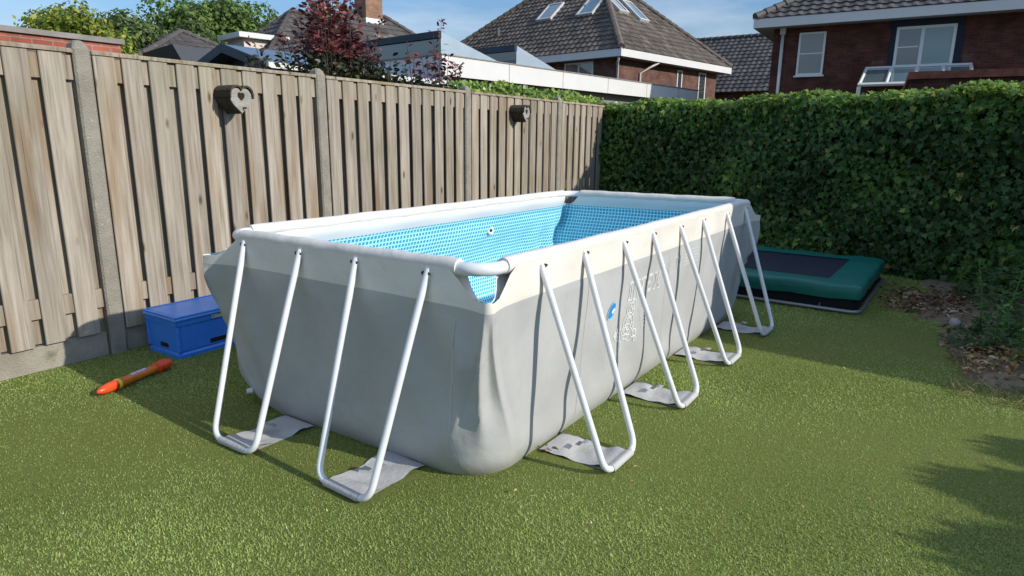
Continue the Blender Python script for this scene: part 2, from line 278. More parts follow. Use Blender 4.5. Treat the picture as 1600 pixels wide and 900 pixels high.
MAT['brickG'] = brick_mat('brick_orange_red', (.34, .105, .065), (.25, .075, .05), (.26, .20, .17))
MAT['brickC'] = brick_mat('brick_chimney', (.30, .17, .10), (.22, .12, .08), (.2, .16, .13))
MAT['coping'] = pmat('coping', (.26, .24, .22), .85, .2, var=.3, vscale=5)
MAT['bitumen'] = pmat('roof_felt', (.05, .052, .055), .85, .2, var=.3, vscale=2)
MAT['bluemetal'] = pmat('blue_metal_roof', (.10, .15, .21), .35, .5, metal=.2, var=.3, vscale=2.5)
MAT['navy'] = pmat('navy_boards', (.018, .026, .045), .5, .4, var=.2, vscale=4)
MAT['greywall'] = pmat('grey_render', (.22, .21, .20), .85, .2, var=.2, vscale=2)
MAT['pale'] = pmat('pale_render', (.62, .55, .48), .8, .2, var=.1, vscale=2)
MAT['gwood'] = pmat('grey_wood', (.34, .33, .30), .85, .2, col2=(.23, .215, .19), vscale=9, stretch=(1, 1, 3), bump=.5, bscale=60)
MAT['barkroof'] = pmat('bark_cover', (.10, .085, .06), .95, .1, col2=(.055, .047, .035), vscale=20, stretch=(1, 4, 1), bump=.9, bscale=60)
def glass(name, col, rough=.03):
    m = bpy.data.materials.new(name); m.use_nodes = True; b = m.node_tree.nodes['Principled BSDF']
    b.inputs['Base Color'].default_value = (*col, 1); b.inputs['Roughness'].default_value = rough; b.inputs['Specular IOR Level'].default_value = .9
    b.inputs['Coat Weight'].default_value = 1; b.inputs['Coat Roughness'].default_value = .02
    return m
MAT['glass'] = glass('window_glass', (.035, .04, .045)); MAT['blindglass'] = glass('window_with_blind', (.115, .12, .125)); MAT['aquaglass'] = glass('window_aqua', (.13, .20, .205))

# ------------------------------------------------------------------ mesh helpers
class MB:
    def __init__(s): s.v = []; s.f = []; s.r = []; s.uv = []; s.mi = []; s.cur = 0
    def face(s, idx, r=None, uv=None):
        s.f.append(tuple(idx)); s.r.append(random.random() if r is None else r); s.uv.append(uv); s.mi.append(s.cur)
    def poly(s, pts, r=None, uv=None):
        b = len(s.v); s.v += [tuple(p) for p in pts]; s.face(range(b, b+len(pts)), r, uv)
    def box(s, x0, x1, y0, y1, z0, z1, r=None, T=None):
        r = random.random() if r is None else r; b = len(s.v)
        P = [(x0,y0,z0),(x1,y0,z0),(x1,y1,z0),(x0,y1,z0),(x0,y0,z1),(x1,y0,z1),(x1,y1,z1),(x0,y1,z1)]
        if T: P = [tuple(T(Vector(p))) for p in P]
        s.v += P
        for q in ((3,2,1,0),(4,5,6,7),(0,1,5,4),(1,2,6,5),(2,3,7,6),(3,0,4,7)): s.face([b+i for i in q], r)
    def bbox(s, x0, x1, y0, y1, z0, z1, c=.01, r=None, T=None):
        """box with chamfered vertical edges and top edge"""
        r = random.random() if r is None else r
        def ring(e, z): return [(x0+e+c,y0+e,z),(x1-e-c,y0+e,z),(x1-e,y0+e+c,z),(x1-e,y1-e-c,z),(x1-e-c,y1-e,z),(x0+e+c,y1-e,z),(x0+e,y1-e-c,z),(x0+e,y0+e+c,z)]
        R = [ring(0, z0), ring(0, z1-c), ring(c, z1)]; b = len(s.v)
        for q in R: s.v += [tuple(T(Vector(p))) if T else p for p in q]
        for k in range(2):
            for i in range(8): j = (i+1) % 8; s.face([b+8*k+i, b+8*k+j, b+8*k+8+j, b+8*k+8+i], r)
        s.face([b+16+i for i in range(8)], r); s.face([b+7-i for i in range(8)], r)
    def tube(s, pts, rad, n=12, closed=False, caps=True, r=None):
        pts = [Vector(p) for p in pts]; m = len(pts); b = len(s.v); r = random.random() if r is None else r
        rads = rad if hasattr(rad, '__len__') else [rad]*m
        t0 = (pts[1]-pts[0]).normalized(); a = Vector((0,0,1)) if abs(t0.z) < .9 else Vector((1,0,0)); nrm = t0.cross(a).normalized()
        for i, p in enumerate(pts):
            if closed: t = (pts[(i+1) % m]-pts[i-1]).normalized()
            else: t = (pts[min(i+1, m-1)]-pts[max(i-1, 0)]).normalized()
            nrm = (nrm - t*nrm.dot(t)).normalized(); bn = t.cross(nrm)
            for k in range(n):
                an = 2*pi*k/n; s.v.append(tuple(p+(nrm*cos(an)+bn*sin(an))*rads[i]))
        for i in range(m if closed else m-1):
            j = (i+1) % m
            for k in range(n):
                l = (k+1) % n; s.face([b+i*n+k, b+i*n+l, b+j*n+l, b+j*n+k], r)
        if caps and not closed:
            s.face([b+n-1-k for k in range(n)], r); s.face([b+(m-1)*n+k for k in range(n)], r)
    def ribbon(s, pts, width, nrm, r=None):
        pts = [Vector(p) for p in pts]; b = len(s.v); r = random.random() if r is None else r
        for i, p in enumerate(pts):
            t = (pts[min(i+1, len(pts)-1)]-pts[max(i-1, 0)]).normalized(); q = t.cross(Vector(nrm)).normalized()*width/2
            s.v += [tuple(p-q), tuple(p+q)]
        for i in range(len(pts)-1): s.face([b+2*i, b+2*i+1, b+2*i+3, b+2*i+2], r)
    def prism(s, outline, T, depth, r=None):
        """outline (2D) extruded along third local axis, T maps Vector -> world"""
        b = len(s.v); n = len(outline); r = random.random() if r is None else r
        s.v += [tuple(T(Vector((x, y, 0)))) for x, y in outline]+[tuple(T(Vector((x, y, depth)))) for x, y in outline]
        s.face([b+n-1-i for i in range(n)], r); s.face([b+n+i for i in range(n)], r)
        for i in range(n): j = (i+1) % n; s.face([b+i, b+j, b+n+j, b+n+i], r)
    def build(s, name, mat, parent=None, smooth=False, loc=None, auto=None):
        """verts are given in the parent's frame unless parent was made with world=True (then shifted)"""
        V = s.v; off = None
        if parent is not None and parent.get('_w'): off = Vector(parent.location)
        if loc is not None: off = Vector(loc)
        if off is not None: V = [(x-off.x, y-off.y, z-off.z) for x, y, z in V]
        me = bpy.data.meshes.new(name); me.from_pydata(V, [], s.f)
        for mm in (mat if isinstance(mat, (list, tuple)) else [mat]): me.materials.append(MAT[mm] if isinstance(mm, str) else mm)
        if any(s.mi): me.polygons.foreach_set('material_index', s.mi)
        a = me.attributes.new('rnd', 'FLOAT', 'FACE'); a.data.foreach_set('value', s.r)
        if any(u is not None for u in s.uv):
            l = me.uv_layers.new(name='UVMap'); arr = []
            for f, u in zip(s.f, s.uv): arr += [c for q in (u if u is not None else [(0, 0)]*len(f)) for c in q]
            l.data.foreach_set('uv', arr)
        if smooth: me.polygons.foreach_set('use_smooth', [True]*len(s.f))
        me.update()
        if auto: me.set_sharp_from_angle(angle=radians(auto))
        o = bpy.data.objects.new(name, me); COL.objects.link(o)
        if loc is not None: o.location = loc
        if parent is not None: o.parent = parent
        return o

def tag(o, label, cat, group=None):
    o['label'] = label; o['category'] = cat
    if group: o['group'] = group
    return o
def setting(o): o['kind'] = 'structure'; return o
def thing(name, label, cat, loc=(0,0,0), rz=0, group=None, world=False):
    o = bpy.data.objects.new(name, None); COL.objects.link(o); o.location = loc; o.rotation_euler = (0, 0, rz); o.empty_display_size = .2
    if world: o['_w'] = 1
    return tag(o, label, cat, group)

def fastmesh(name, V, k, rnd, mat, parent=None, loc=None, smooth=False):
    """V (N*k,3): N k-gons"""
    V = np.asarray(V, dtype=np.float32)
    if loc is not None: V = V-np.array(loc, dtype=np.float32)
    elif parent is not None and parent.get('_w'): V = V-np.array(parent.location, dtype=np.float32)
    n = len(V)//k; me = bpy.data.meshes.new(name)
    me.vertices.add(len(V)); me.vertices.foreach_set('co', V.ravel())
    me.loops.add(len(V)); me.loops.foreach_set('vertex_index', np.arange(len(V), dtype=np.int32))
    me.polygons.add(n); me.polygons.foreach_set('loop_start', np.arange(n, dtype=np.int32)*k)
    me.update(calc_edges=True)
    a = me.attributes.new('rnd', 'FLOAT', 'FACE'); a.data.foreach_set('value', np.asarray(rnd, dtype=np.float32))
    me.materials.append(MAT[mat] if isinstance(mat, str) else mat)
    if smooth: me.polygons.foreach_set('use_smooth', [True]*n)
    o = bpy.data.objects.new(name, me); COL.objects.link(o)
    if loc is not None: o.location = loc
    if parent is not None: o.parent = parent
    return o

def frames(nrm, tip):
    """orthonormal frames: z = nrm, y close to tip"""
    nrm = nrm/np.linalg.norm(nrm, axis=1, keepdims=True)
    t = tip-nrm*np.sum(tip*nrm, axis=1, keepdims=True); t /= np.linalg.norm(t, axis=1, keepdims=True)+1e-9
    return np.cross(t, nrm), t, nrm
def leaves(C, nrm, tip, size, shape, fold=.0):
    """shape (K,2) outline; centre-line along y. Returns (N*K,3)"""
    X, Y, Z = frames(nrm, tip); S = np.asarray(shape); size = np.asarray(size)[:, None, None]
    P = (X[:, None, :]*S[None, :, 0:1]+Y[:, None, :]*S[None, :, 1:2]+Z[:, None, :]*(np.abs(S[None, :, 0:1])*fold - .25*S[None, :, 1:2]**2))*size
    return (C[:, None, :]+P).reshape(-1, 3)
IVY = [(0,-.12),(.30,-.22),(.52,-.02),(.36,.18),(.46,.46),(.16,.46),(0,1.0),(-.16,.46),(-.46,.46),(-.36,.18),(-.52,-.02),(-.30,-.22)]
OVAL = [(0,0),(.2,.2),(.25,.5),(.14,.82),(0,1),(-.14,.82),(-.25,.5),(-.2,.2)]
QUAD = [(0,0),(.32,.45),(0,1),(-.32,.5)]
def unit(n): v = RNG.normal(size=(n, 3)); return v/np.linalg.norm(v, axis=1, keepdims=True)

# ------------------------------------------------------------------ ground
m = MB(); m.poly([(-400,-400,-.03),(400,-400,-.03),(400,400,-.03),(-400,400,-.03)]); setting(m.build('ground', 'verge'))
m = MB()
nx, ny = 60, 44; X0, X1, Y0, Y1 = -4.5, 7.35, -3.6, 3.16
def ednoise(a): return .06*sin(a*2.1)+.035*sin(a*5.3+1)+.02*sin(a*11.7)
def bed_edge(x):
    """y of the turf's right edge (soil bed beyond it)"""
    if x < 2.2: return -3.6
    if x < 2.9: return -3.6+(x-2.2)/.7*1.95
    if x < 4.4: return -1.66+(x-2.9)/1.5*.16+ednoise(x)*.7
    return -1.28+.0*(x-4.4)+ednoise(x)*.5
rows = []
for i in range(nx+1):
    x = X0+(X1-X0)*i/nx; yb = max(Y0, bed_edge(x)); col = []
    for j in range(ny+1):
        y = yb+(Y1-yb)*j/ny; col.append(len(m.v)); m.v.append((x, y, .0+.002*sin(3*x+2*y)))
    rows.append(col)
for i in range(nx):
    for j in range(ny): m.face([rows[i][j], rows[i+1][j], rows[i+1][j+1], rows[i][j+1]])
setting(m.build('lawn', 'turf', smooth=True))
m = MB()   # soil bed, slightly mounded, with a ragged edge
rows = []
for i in range(61):
    x = 1.9+5.3*i/60; col = []
    for j in range(31):
        y = -1.1-2.6*j/30; hgt = .012+.05*min(1, j/12)*(.6+.4*sin(x*3+y*4))+.012*sin(17*x+3*y)*sin(13*y)
        if y > bed_edge(x)+.0: hgt = -.012
        col.append(len(m.v)); m.v.append((x, y, hgt))
    rows.append(col)
for i in range(60):
    for j in range(30): m.face([rows[i][j+1], rows[i+1][j+1], rows[i+1][j], rows[i][j]])
setting(m.build('soil_bed', 'earth', smooth=True))

# turf blades: short, curly; denser near the camera
def in_turf(x, y):
    ok = (y < 3.13) & (y > -2.6)
    be = np.array([bed_edge(a) for a in x]); return ok & (y > be-.04)
P = []
for (dens, x0, x1, y0, y1) in ((32000, -1.2, 1.2, -2.0, 1.2), (20000, -1.6, 2.8, -2.2, 3.13), (12000, 2.8, 6.9, -1.9, 1.0)):
    n = int(dens*(x1-x0)*(y1-y0)); q = np.column_stack([RNG.uniform(x0, x1, n), RNG.uniform(y0, y1, n)])
    if dens == 20000: q = q[~((q[:, 0] < 1.2) & (q[:, 1] < 1.2) & (q[:, 0] > -1.2) & (q[:, 1] > -2.0))]
    P.append(q)
P = np.concatenate(P); P = P[in_turf(P[:, 0], P[:, 1])]
V3 = np.column_stack([P, np.zeros(len(P))])-np.array(CAM); dd = V3@np.array(d); px = FPX*(V3@np.array(r2))/dd; py = FPX*(V3@np.array(u2))/dd
P = P[(dd > .3) & (np.abs(px) < 1000) & (py > -620)]
P = P[~((P[:, 0] > .1) & (P[:, 0] < 3.6) & (P[:, 1] > .12) & (P[:, 1] < 1.6))]
# the joint between two turf rolls and slight clumping
seam = np.abs(P[:, 1]+.905-.003*np.sin(P[:, 0]*5)) < .012; P = P[~seam | (RNG.random(len(P)) < .22)]
cl = np.sin(P[:, 0]*37+3*np.sin(P[:, 1]*23))*np.sin(P[:, 1]*41+3*np.sin(P[:, 0]*19)); P = P[RNG.random(len(P)) < .78+.22*cl]
for fx0, fx1 in ((.41, .72), (1.295, 1.618), (2.17, 2.49), (3.0, 3.32)): P = P[~((P[:, 0] > fx0-.0) & (P[:, 0] < fx1+.0) & (P[:, 1] > -.375) & (P[:, 1] < .1))]
for fy0, fy1 in ((1.055, 1.372), (.312, .638)): P = P[~((P[:, 1] > fy0) & (P[:, 1] < fy1) & (P[:, 0] > -.40) & (P[:, 0] < .1))]
n = len(P); C0 = np.column_stack([P, np.full(n, -.002)]); az = RNG.uniform(0, 2*pi, n); lean = RNG.uniform(.25, 1.35, n)
hgt = RNG.uniform(.006, .014, n); wd = RNG.uniform(.0010, .0019, n)*(1+.25*np.hypot(P[:, 0]+2, P[:, 1]+1.5))
dirv = np.column_stack([np.cos(az)*np.sin(lean), np.sin(az)*np.sin(lean), np.cos(lean)]); side = np.column_stack([-np.sin(az), np.cos(az), np.zeros(n)])
tipd = dirv+np.column_stack([np.cos(az+.7), np.sin(az+.7), np.full(n, -.2)])*.5
V = np.empty((n, 4, 3)); V[:, 0] = C0-side*wd[:, None]; V[:, 1] = C0+side*wd[:, None]
V[:, 2] = C0+dirv*(hgt*.6)[:, None]+side*(wd*.9)[:, None]; V[:, 3] = C0+(dirv*.55+tipd*.45)*hgt[:, None]
rn = np.clip(RNG.normal(.42, .22, n)+.10*np.sin(P[:, 0]*3.1)*np.sin(P[:, 1]*2.3+1), 0, .97); rn[RNG.random(n) < .0025] = 1
gr = fastmesh('turf_pile', V.reshape(-1, 3), 4, rn, 'blade'); gr['kind'] = 'stuff'; tag(gr, 'short green artificial turf pile covering the garden floor', 'artificial grass')

# ------------------------------------------------------------------ timber fence with concrete posts
FA, FY = .0263, 3.1967
def fl(x): return FY+FA*x
POSTS = [-2.02, -.035, 1.85, 3.94, 6.04]; FEND = 7.42
fence = thing('timber_fence', 'weathered vertical board fence between grey concrete posts behind the pool', 'fence', (0, FY, 0), world=True)
def Tf(v): return Vector((v.x, v.y+fl(v.x), v.z))      # fence frame: y = offset from fence line (- = towards garden)
for xp in POSTS:
    m = MB(); w2 = .052; b = len(m.v)
    zs = [(-.02, 0), (1.985, 0), (2.02, .012), (2.04, .03)]
    for z, e in zs:
        for (x, y) in ((-w2+e, -.055+.012+e), (-w2+.012+e, -.055+e), (w2-.012-e, -.055+e), (w2-e, -.055+.012+e), (w2-e, .055-e), (-w2+e, .055-e)): m.v.append(tuple(Tf(Vector((xp+x, y, z)))))
    for k in range(3):
        for i in range(6): j = (i+1) % 6; m.face([b+6*k+i, b+6*k+j, b+6*k+6+j, b+6*k+6+i])
    m.face([b+18+i for i in range(6)]); m.build('concrete_post', 'concrete', fence)
ends = [(-3.9, POSTS[0]-.058)]+[(POSTS[i]+.058, POSTS[i+1]-.058) for i in range(4)]+[(POSTS[4]+.058, FEND)]
for k, (a, b_) in enumerate(ends):
    m = MB(); m.bbox(a, b_, -.022, .025, -.02, .155, .006, T=Tf); m.build('base_plate', 'concrete2', fence)
    m = MB(); n = max(3, round((b_-a)/.178)); p = (b_-a)/n
    top = 1.958
    for i in range(n):                      # front boards
        w_ = .131+random.uniform(-.004, .004); x = a+i*p+.004+random.uniform(-.004, .004); dz = random.uniform(-.006, .006); rt = random.uniform(-.003, .003)
        r = random.random(); yj = random.uniform(-.004, .003)
        m.bbox(x, min(x+w_, b_-.001), -.050+yj, -.032+yj, .165+dz, top, .004, r=r, T=lambda v, rt=rt: Tf(Vector((v.x+rt*v.z, v.y, v.z))))
        # board behind the gap, starting lower than the rails
        m.bbox(x+w_-.030, min(x+p+.062, b_-.001), .002, .018, .17+dz, 1.80, .003, T=Tf)
    m.bbox(a+.001, a+.05, .0045, .018, .17, 1.80, .003, T=Tf)
    m.build('board_panel', 'plank', fence)
    for z0, z1 in ((1.80, 1.95), (.335, .46)):
        m = MB(); m.bbox(a, b_, -.031, .001, z0, z1, .003, T=Tf); m.build('cross_rail', 'plank2', fence)
    m = MB(); m.bbox(a-.005, b_+.005, -.060, .030, top+.002, top+.027, .006, T=Tf); m.build('cap_rail', 'plank2', fence)

# ------------------------------------------------------------------ bird houses (hearts) on the fence
def heart(s, n=28):
    out = []
    for i in range(n):
        t = 2*pi*i/n; x = 16*sin(t)**3; y = 13*cos(t)-3.0*cos(2*t)-2*cos(3*t)-.6*cos(4*t); out.append((x/32*s, (y+2.5)/29*s*1.12))
    return out[::-1]
def birdhouse(label, x, z, s, ang):
    y = fl(x)-.052; t = thing('birdhouse', label, 'birdhouse', (x, y, z), ang, 'heart shaped birdhouses on the fence')
    dpt = .17*s/.19
    def T(v): return Vector((v.x, -v.z, v.y))
    m = MB(); m.prism(heart(s), lambda v: T(v), dpt); m.build('body', 'barkroof', t)
    m = MB(); m.prism(heart(s*.985), lambda v: T(Vector((v.x, v.y, v.z+dpt+.001))), .012); m.build('front', 'gwood', t)
    m = MB(); m.prism([(a, b+.035*s/.19) for a, b in heart(s*.33)], lambda v: T(Vector((v.x, v.y, v.z+dpt+.0135))), .0015); m.build('entrance_hole', 'dark', t)
    m = MB(); m.tube([T(Vector((.012, -.045*s/.19, dpt+.012))), T(Vector((.016, -.045*s/.19, dpt+.045)))], .006, 8); m.build('perch', 'bark', t)
    m = MB(); hp = [p for p in heart(s, 56)]      # bark roof over the upper right half
    sel = [(a*1.03, b*1.04+.003) for a, b in hp if b > .10*s]; sel.sort(key=lambda q: q[0]); b0 = len(m.v)
    for (a, b) in sel:
        e = 1.0+.09
        m.v += [tuple(T(Vector((a, b, -.0)))), tuple(T(Vector((a, b, dpt+.028)))), tuple(T(Vector((a*e, b*e+.004, dpt+.03)))), tuple(T(Vector((a*e, b*e+.004, -.0))))]
    for i in range(len(sel)-1):
        for k in range(4): l = (k+1) % 4; m.face([b0+4*i+k, b0+4*i+l, b0+4*i+4+l, b0+4*i+4+k])
    m.face([b0, b0+1, b0+2, b0+3]); q = b0+4*(len(sel)-1); m.face([q+3, q+2, q+1, q])
    m.build('bark_roof', 'barkroof', t)
    return t
birdhouse('heart-shaped wooden birdhouse nearer the camera, between the two nearest concrete posts', .93, 1.715, .185, radians(4))
birdhouse('heart-shaped wooden birdhouse near the far end of the fence towards the hedge', 4.86, 1.755, .185, radians(8))

# ------------------------------------------------------------------ the frame pool
LX, WY, HR = 3.70, 1.65, .965        # rail centre-line rectangle, rail height
def warp(p):
    x, y, z = p; return (x+y*(-.034*(1-x/LX)-.13*(x/LX)), y, z)
def sm(a, b, x): t = min(1, max(0, (x-a)/(b-a))); return t*t*(3-2*t)
NS = (90, 44); NA = 18
def hnoise(a, b): return (sin(a*2.3+b*1.7+.5)+.6*sin(a*4.9-b*2.1+1.9)+.35*sin(a*9.3+b*3.7+.3))/1.95
def wall_rows(nrow=44, inset_=0., ztopfun=None):
    """rows of points around the liner. returns rows[i][j]=(x,y,z), arc u[j], and zfrac"""
    rows = []; U = None
    for i in range(nrow+1):
        v = i/nrow; row = []
        def rc(z): return .03+.23*max(0, 1-z/.80)**1.4
        # edges offsets at height z
        def off(z, side):
            base = .0368 if z > .8 else .0368*sm(0, .8, z)+.0
            belly = .035*sin(pi*min(1, z/.8))*.8
            foot = -.03*max(0, 1-z/.10)**2
            if side == 'left': return base+foot+.16*sm(.86, .38, z)*(1-1.1*max(0, 1-z/.2)**2)
            if side == 'far': return base+belly*.5+foot
            if side == 'right': return base+foot-.010*(1-sm(.6, .86, z))+belly*.25
            return base+foot+belly*.2-.01*(1-sm(.6, .86, z))
        # iterate over perimeter params: start at near-right corner, go along right side (+x), far, left, front
        segs = [('right', 0), ('far', 1), ('left', 2), ('front', 3)]
        zc = v
        for k, (side, q) in enumerate(segs):
            nseg = NS[0] if side in ('right', 'left') else NS[1]
            for j in range(nseg):
                t = j/nseg; L_ = LX if side in ('right', 'left') else WY
                dist = min(t, 1-t)*L_
                zt = .963-.108*(1-sm(.02, .17, dist))
                z = v*zt; r = rc(z)
                xa = 0-off(z, 'front'); xb = LX+off(z, 'far'); ya = 0-off(z, 'right'); yb = WY+off(z, 'left')
                r = min(r, .6)
                if side == 'right': p = (xa+r+(xb-xa-2*r)*t, ya); nn = (0, -1)
                elif side == 'far': p = (xb, ya+r+(yb-ya-2*r)*t); nn = (1, 0)
                elif side == 'left': p = (xb-r-(xb-xa-2*r)*t, yb); nn = (0, 1)
                else: p = (xa, yb-r-(yb-ya-2*r)*t); nn = (-1, 0)
                row.append((p, nn, z, dist, k+t, side))
            # arc at the end of this side
            for j in range(NA):
                t = j/NA; zt = .963-.108; z = v*zt; r = rc(z)
                xa = 0-off(z, 'front'); xb = LX+off(z, 'far'); ya = 0-off(z, 'right'); yb = WY+off(z, 'left')
                tcor = t; c = {'right': (xb-r, ya+r), 'far': (xb-r, yb-r), 'left': (xa+r, yb-r), 'front': (xa+r, ya+r)}[side]
                a0 = {'right': -pi/2, 'far': 0, 'left': pi/2, 'front': pi}[side]; a = a0+t*pi/2
                g = sin(pi*t)*(.010+.045*max(0, 1-z/.40))*sm(.80, .5, z); kc = .55*sm(.8, .45, z)
                ax_, ay_ = c[0]+r*cos(a), c[1]+r*sin(a); bx_ = c[0]+r*(cos(a0)*(1-t)+cos(a0+pi/2)*t); by_ = c[1]+r*(sin(a0)*(1-t)+sin(a0+pi/2)*t)
                row.append(((ax_*(1-kc)+bx_*kc+g*cos(a), ay_*(1-kc)+by_*kc+g*sin(a)), (cos(a), sin(a)), z, 0., k+1, side+'c'))
        rows.append(row)
    outr = []
    for i, row in enumerate(rows):
        o = []
        for (p, nn, z, dist, kk, side) in row:
            x, y = p; zz = z/.8
            env = sin(pi*min(1, max(0, zz)))**.8 if zz < 1 else 0
            # soft undulations and vertical creases gathered at the corners
            dsp = env*.020*hnoise(x*1.3+y*1.1, z*2.2+x)
            cr = math.exp(-dist/.28)
            arc = (math.atan2(nn[1], nn[0])) if side.endswith('c') else 0
            ph = (x-y)*11+2.2*z+1.5*arc; dsp += env*.030*cr*(1-2*abs(sin(ph))**.7)*sm(.05, .5, z)
            dsp -= .010*math.exp(-((dist-.10)/.016)**2)*sm(.8, .6, z)*env
            dsp += .006*env*sin(x*19+7*sin(z*3)+y*17)
            if zz >= 1: dsp += .004*sin(x*8+y*9)*min(1, dist/.1)*(1-sm(.86, .92, z))
            # corner of the liner pokes out beyond the rail
            pk = (.09 if (x < LX/2 and y > WY/2) else .05)*math.exp(-dist/.075)*sm(.35, .84, z)
            cx, cy = (1 if x > LX/2 else -1), (1 if y > WY/2 else -1)
            inset = inset_*(1.0) if z < .8 or not inset_ else inset_+.054*sm(.80, .93, z)*min(1, dist/.12)
            q = (x+nn[0]*(dsp-inset)+pk*cx*.8, y+nn[1]*(dsp-inset)+pk*cy*.9, z)
            # pinch: corner gusset hollow just under the poke
            if not (pk == 0): pass
            o.append(warp(q))
        outr.append(o)
    return outr, rows
WR, WM = wall_rows()
# arc-length parameter measured on the row at mid height
def arcs(R, i):
    u = [0]
    for j in range(1, len(R[i])+1): a = Vector(R[i][j-1]); b = Vector(R[i][j % len(R[i])]); u.append(u[-1]+(b-a).length)
    return u
pool = thing('frame_pool', 'large rectangular grey above-ground frame pool with white rim and blue mosaic inside', 'swimming pool', (LX/2, WY/2, 0), world=True)
def wall_mesh(R, name, mat, flip=False, floor=None):
    m = MB(); n = len(R[0]); U = arcs(R, 24)
    for row in R: m.v += row
    for i in range(len(R)-1):
        for j in range(n):
            k = (j+1) % n; q = [i*n+j, i*n+k, (i+1)*n+k, (i+1)*n+j]; uv = [(U[j], R[i][j][2]), (U[j+1], R[i][k][2]), (U[j+1], R[i+1][k][2]), (U[j], R[i+1][j][2])]
            if flip: q = q[::-1]; uv = uv[::-1]
            m.face(q, 0, uv)
    if floor is not None:
        c = [(R[floor][j][0], R[floor][j][1]) for j in range(n)]
        m.face([floor*n+j for j in range(n)], 0, c)
    return m.build(name, mat, pool, smooth=True)
wall_mesh(WR, 'outer_wall', 'fabric')
IR, _ = wall_rows(inset_=.014)
lin = wall_mesh(IR, 'inner_liner', 'mosaic', flip=True, floor=1)

# rail sleeves (fabric wrapped round the rail) and white corner elbows
def sleeve(a, b, name='rail_sleeve'):
    m = MB(); a = Vector(a); b = Vector(b); n = max(20, int((b-a).length/.03)); pts = []; rr = []
    for i in range(n+1):
        t = i/n; p = a.lerp(b, t); p = Vector(warp(p)); p.z += -.003*sin(pi*t)+.0015*sin(t*31)
        pts.append(p); rr.append(.0362+.0006*sin(t*57+a.x)+.0004*sin(t*131)-(.002 if i in (0, n) else 0))
    m.tube(pts, rr, 20); return m.build(name, 'sleeve', pool, smooth=True, auto=50)
E_ = .125
sleeve((E_, 0, HR), (LX-E_, 0, HR)); sleeve((E_, WY, HR), (LX-E_, WY, HR))
sleeve((0, E_, HR), (0, WY-E_, HR)); sleeve((LX, E_, HR), (LX, WY-E_, HR))
for cx, cy, a0 in ((0, 0, pi), (LX, 0, -pi/2), (LX, WY, 0), (0, WY, pi/2)):
    m = MB(); R_ = .10; c = (cx+(R_ if cx == 0 else -R_), cy+(R_ if cy == 0 else -R_))
    pts = []; ds = {pi: (0, 1, -1, 0), }
    A = [a0+pi/2*i/14 for i in range(15)]; arc = [(c[0]+R_*cos(a), c[1]+R_*sin(a), HR-.004) for a in A]
    s0 = Vector(arc[0]); t0 = Vector((-sin(A[0]), cos(A[0]), 0)); e0 = Vector(arc[-1]); t1 = Vector((-sin(A[-1]), cos(A[-1]), 0))
    pts = [s0-t0*.06]+arc+[e0+t1*.06]; m.tube([warp(p) for p in pts], .0275, 20)
    eb = m.build('corner_elbow', 'tube', pool, smooth=True, auto=50)

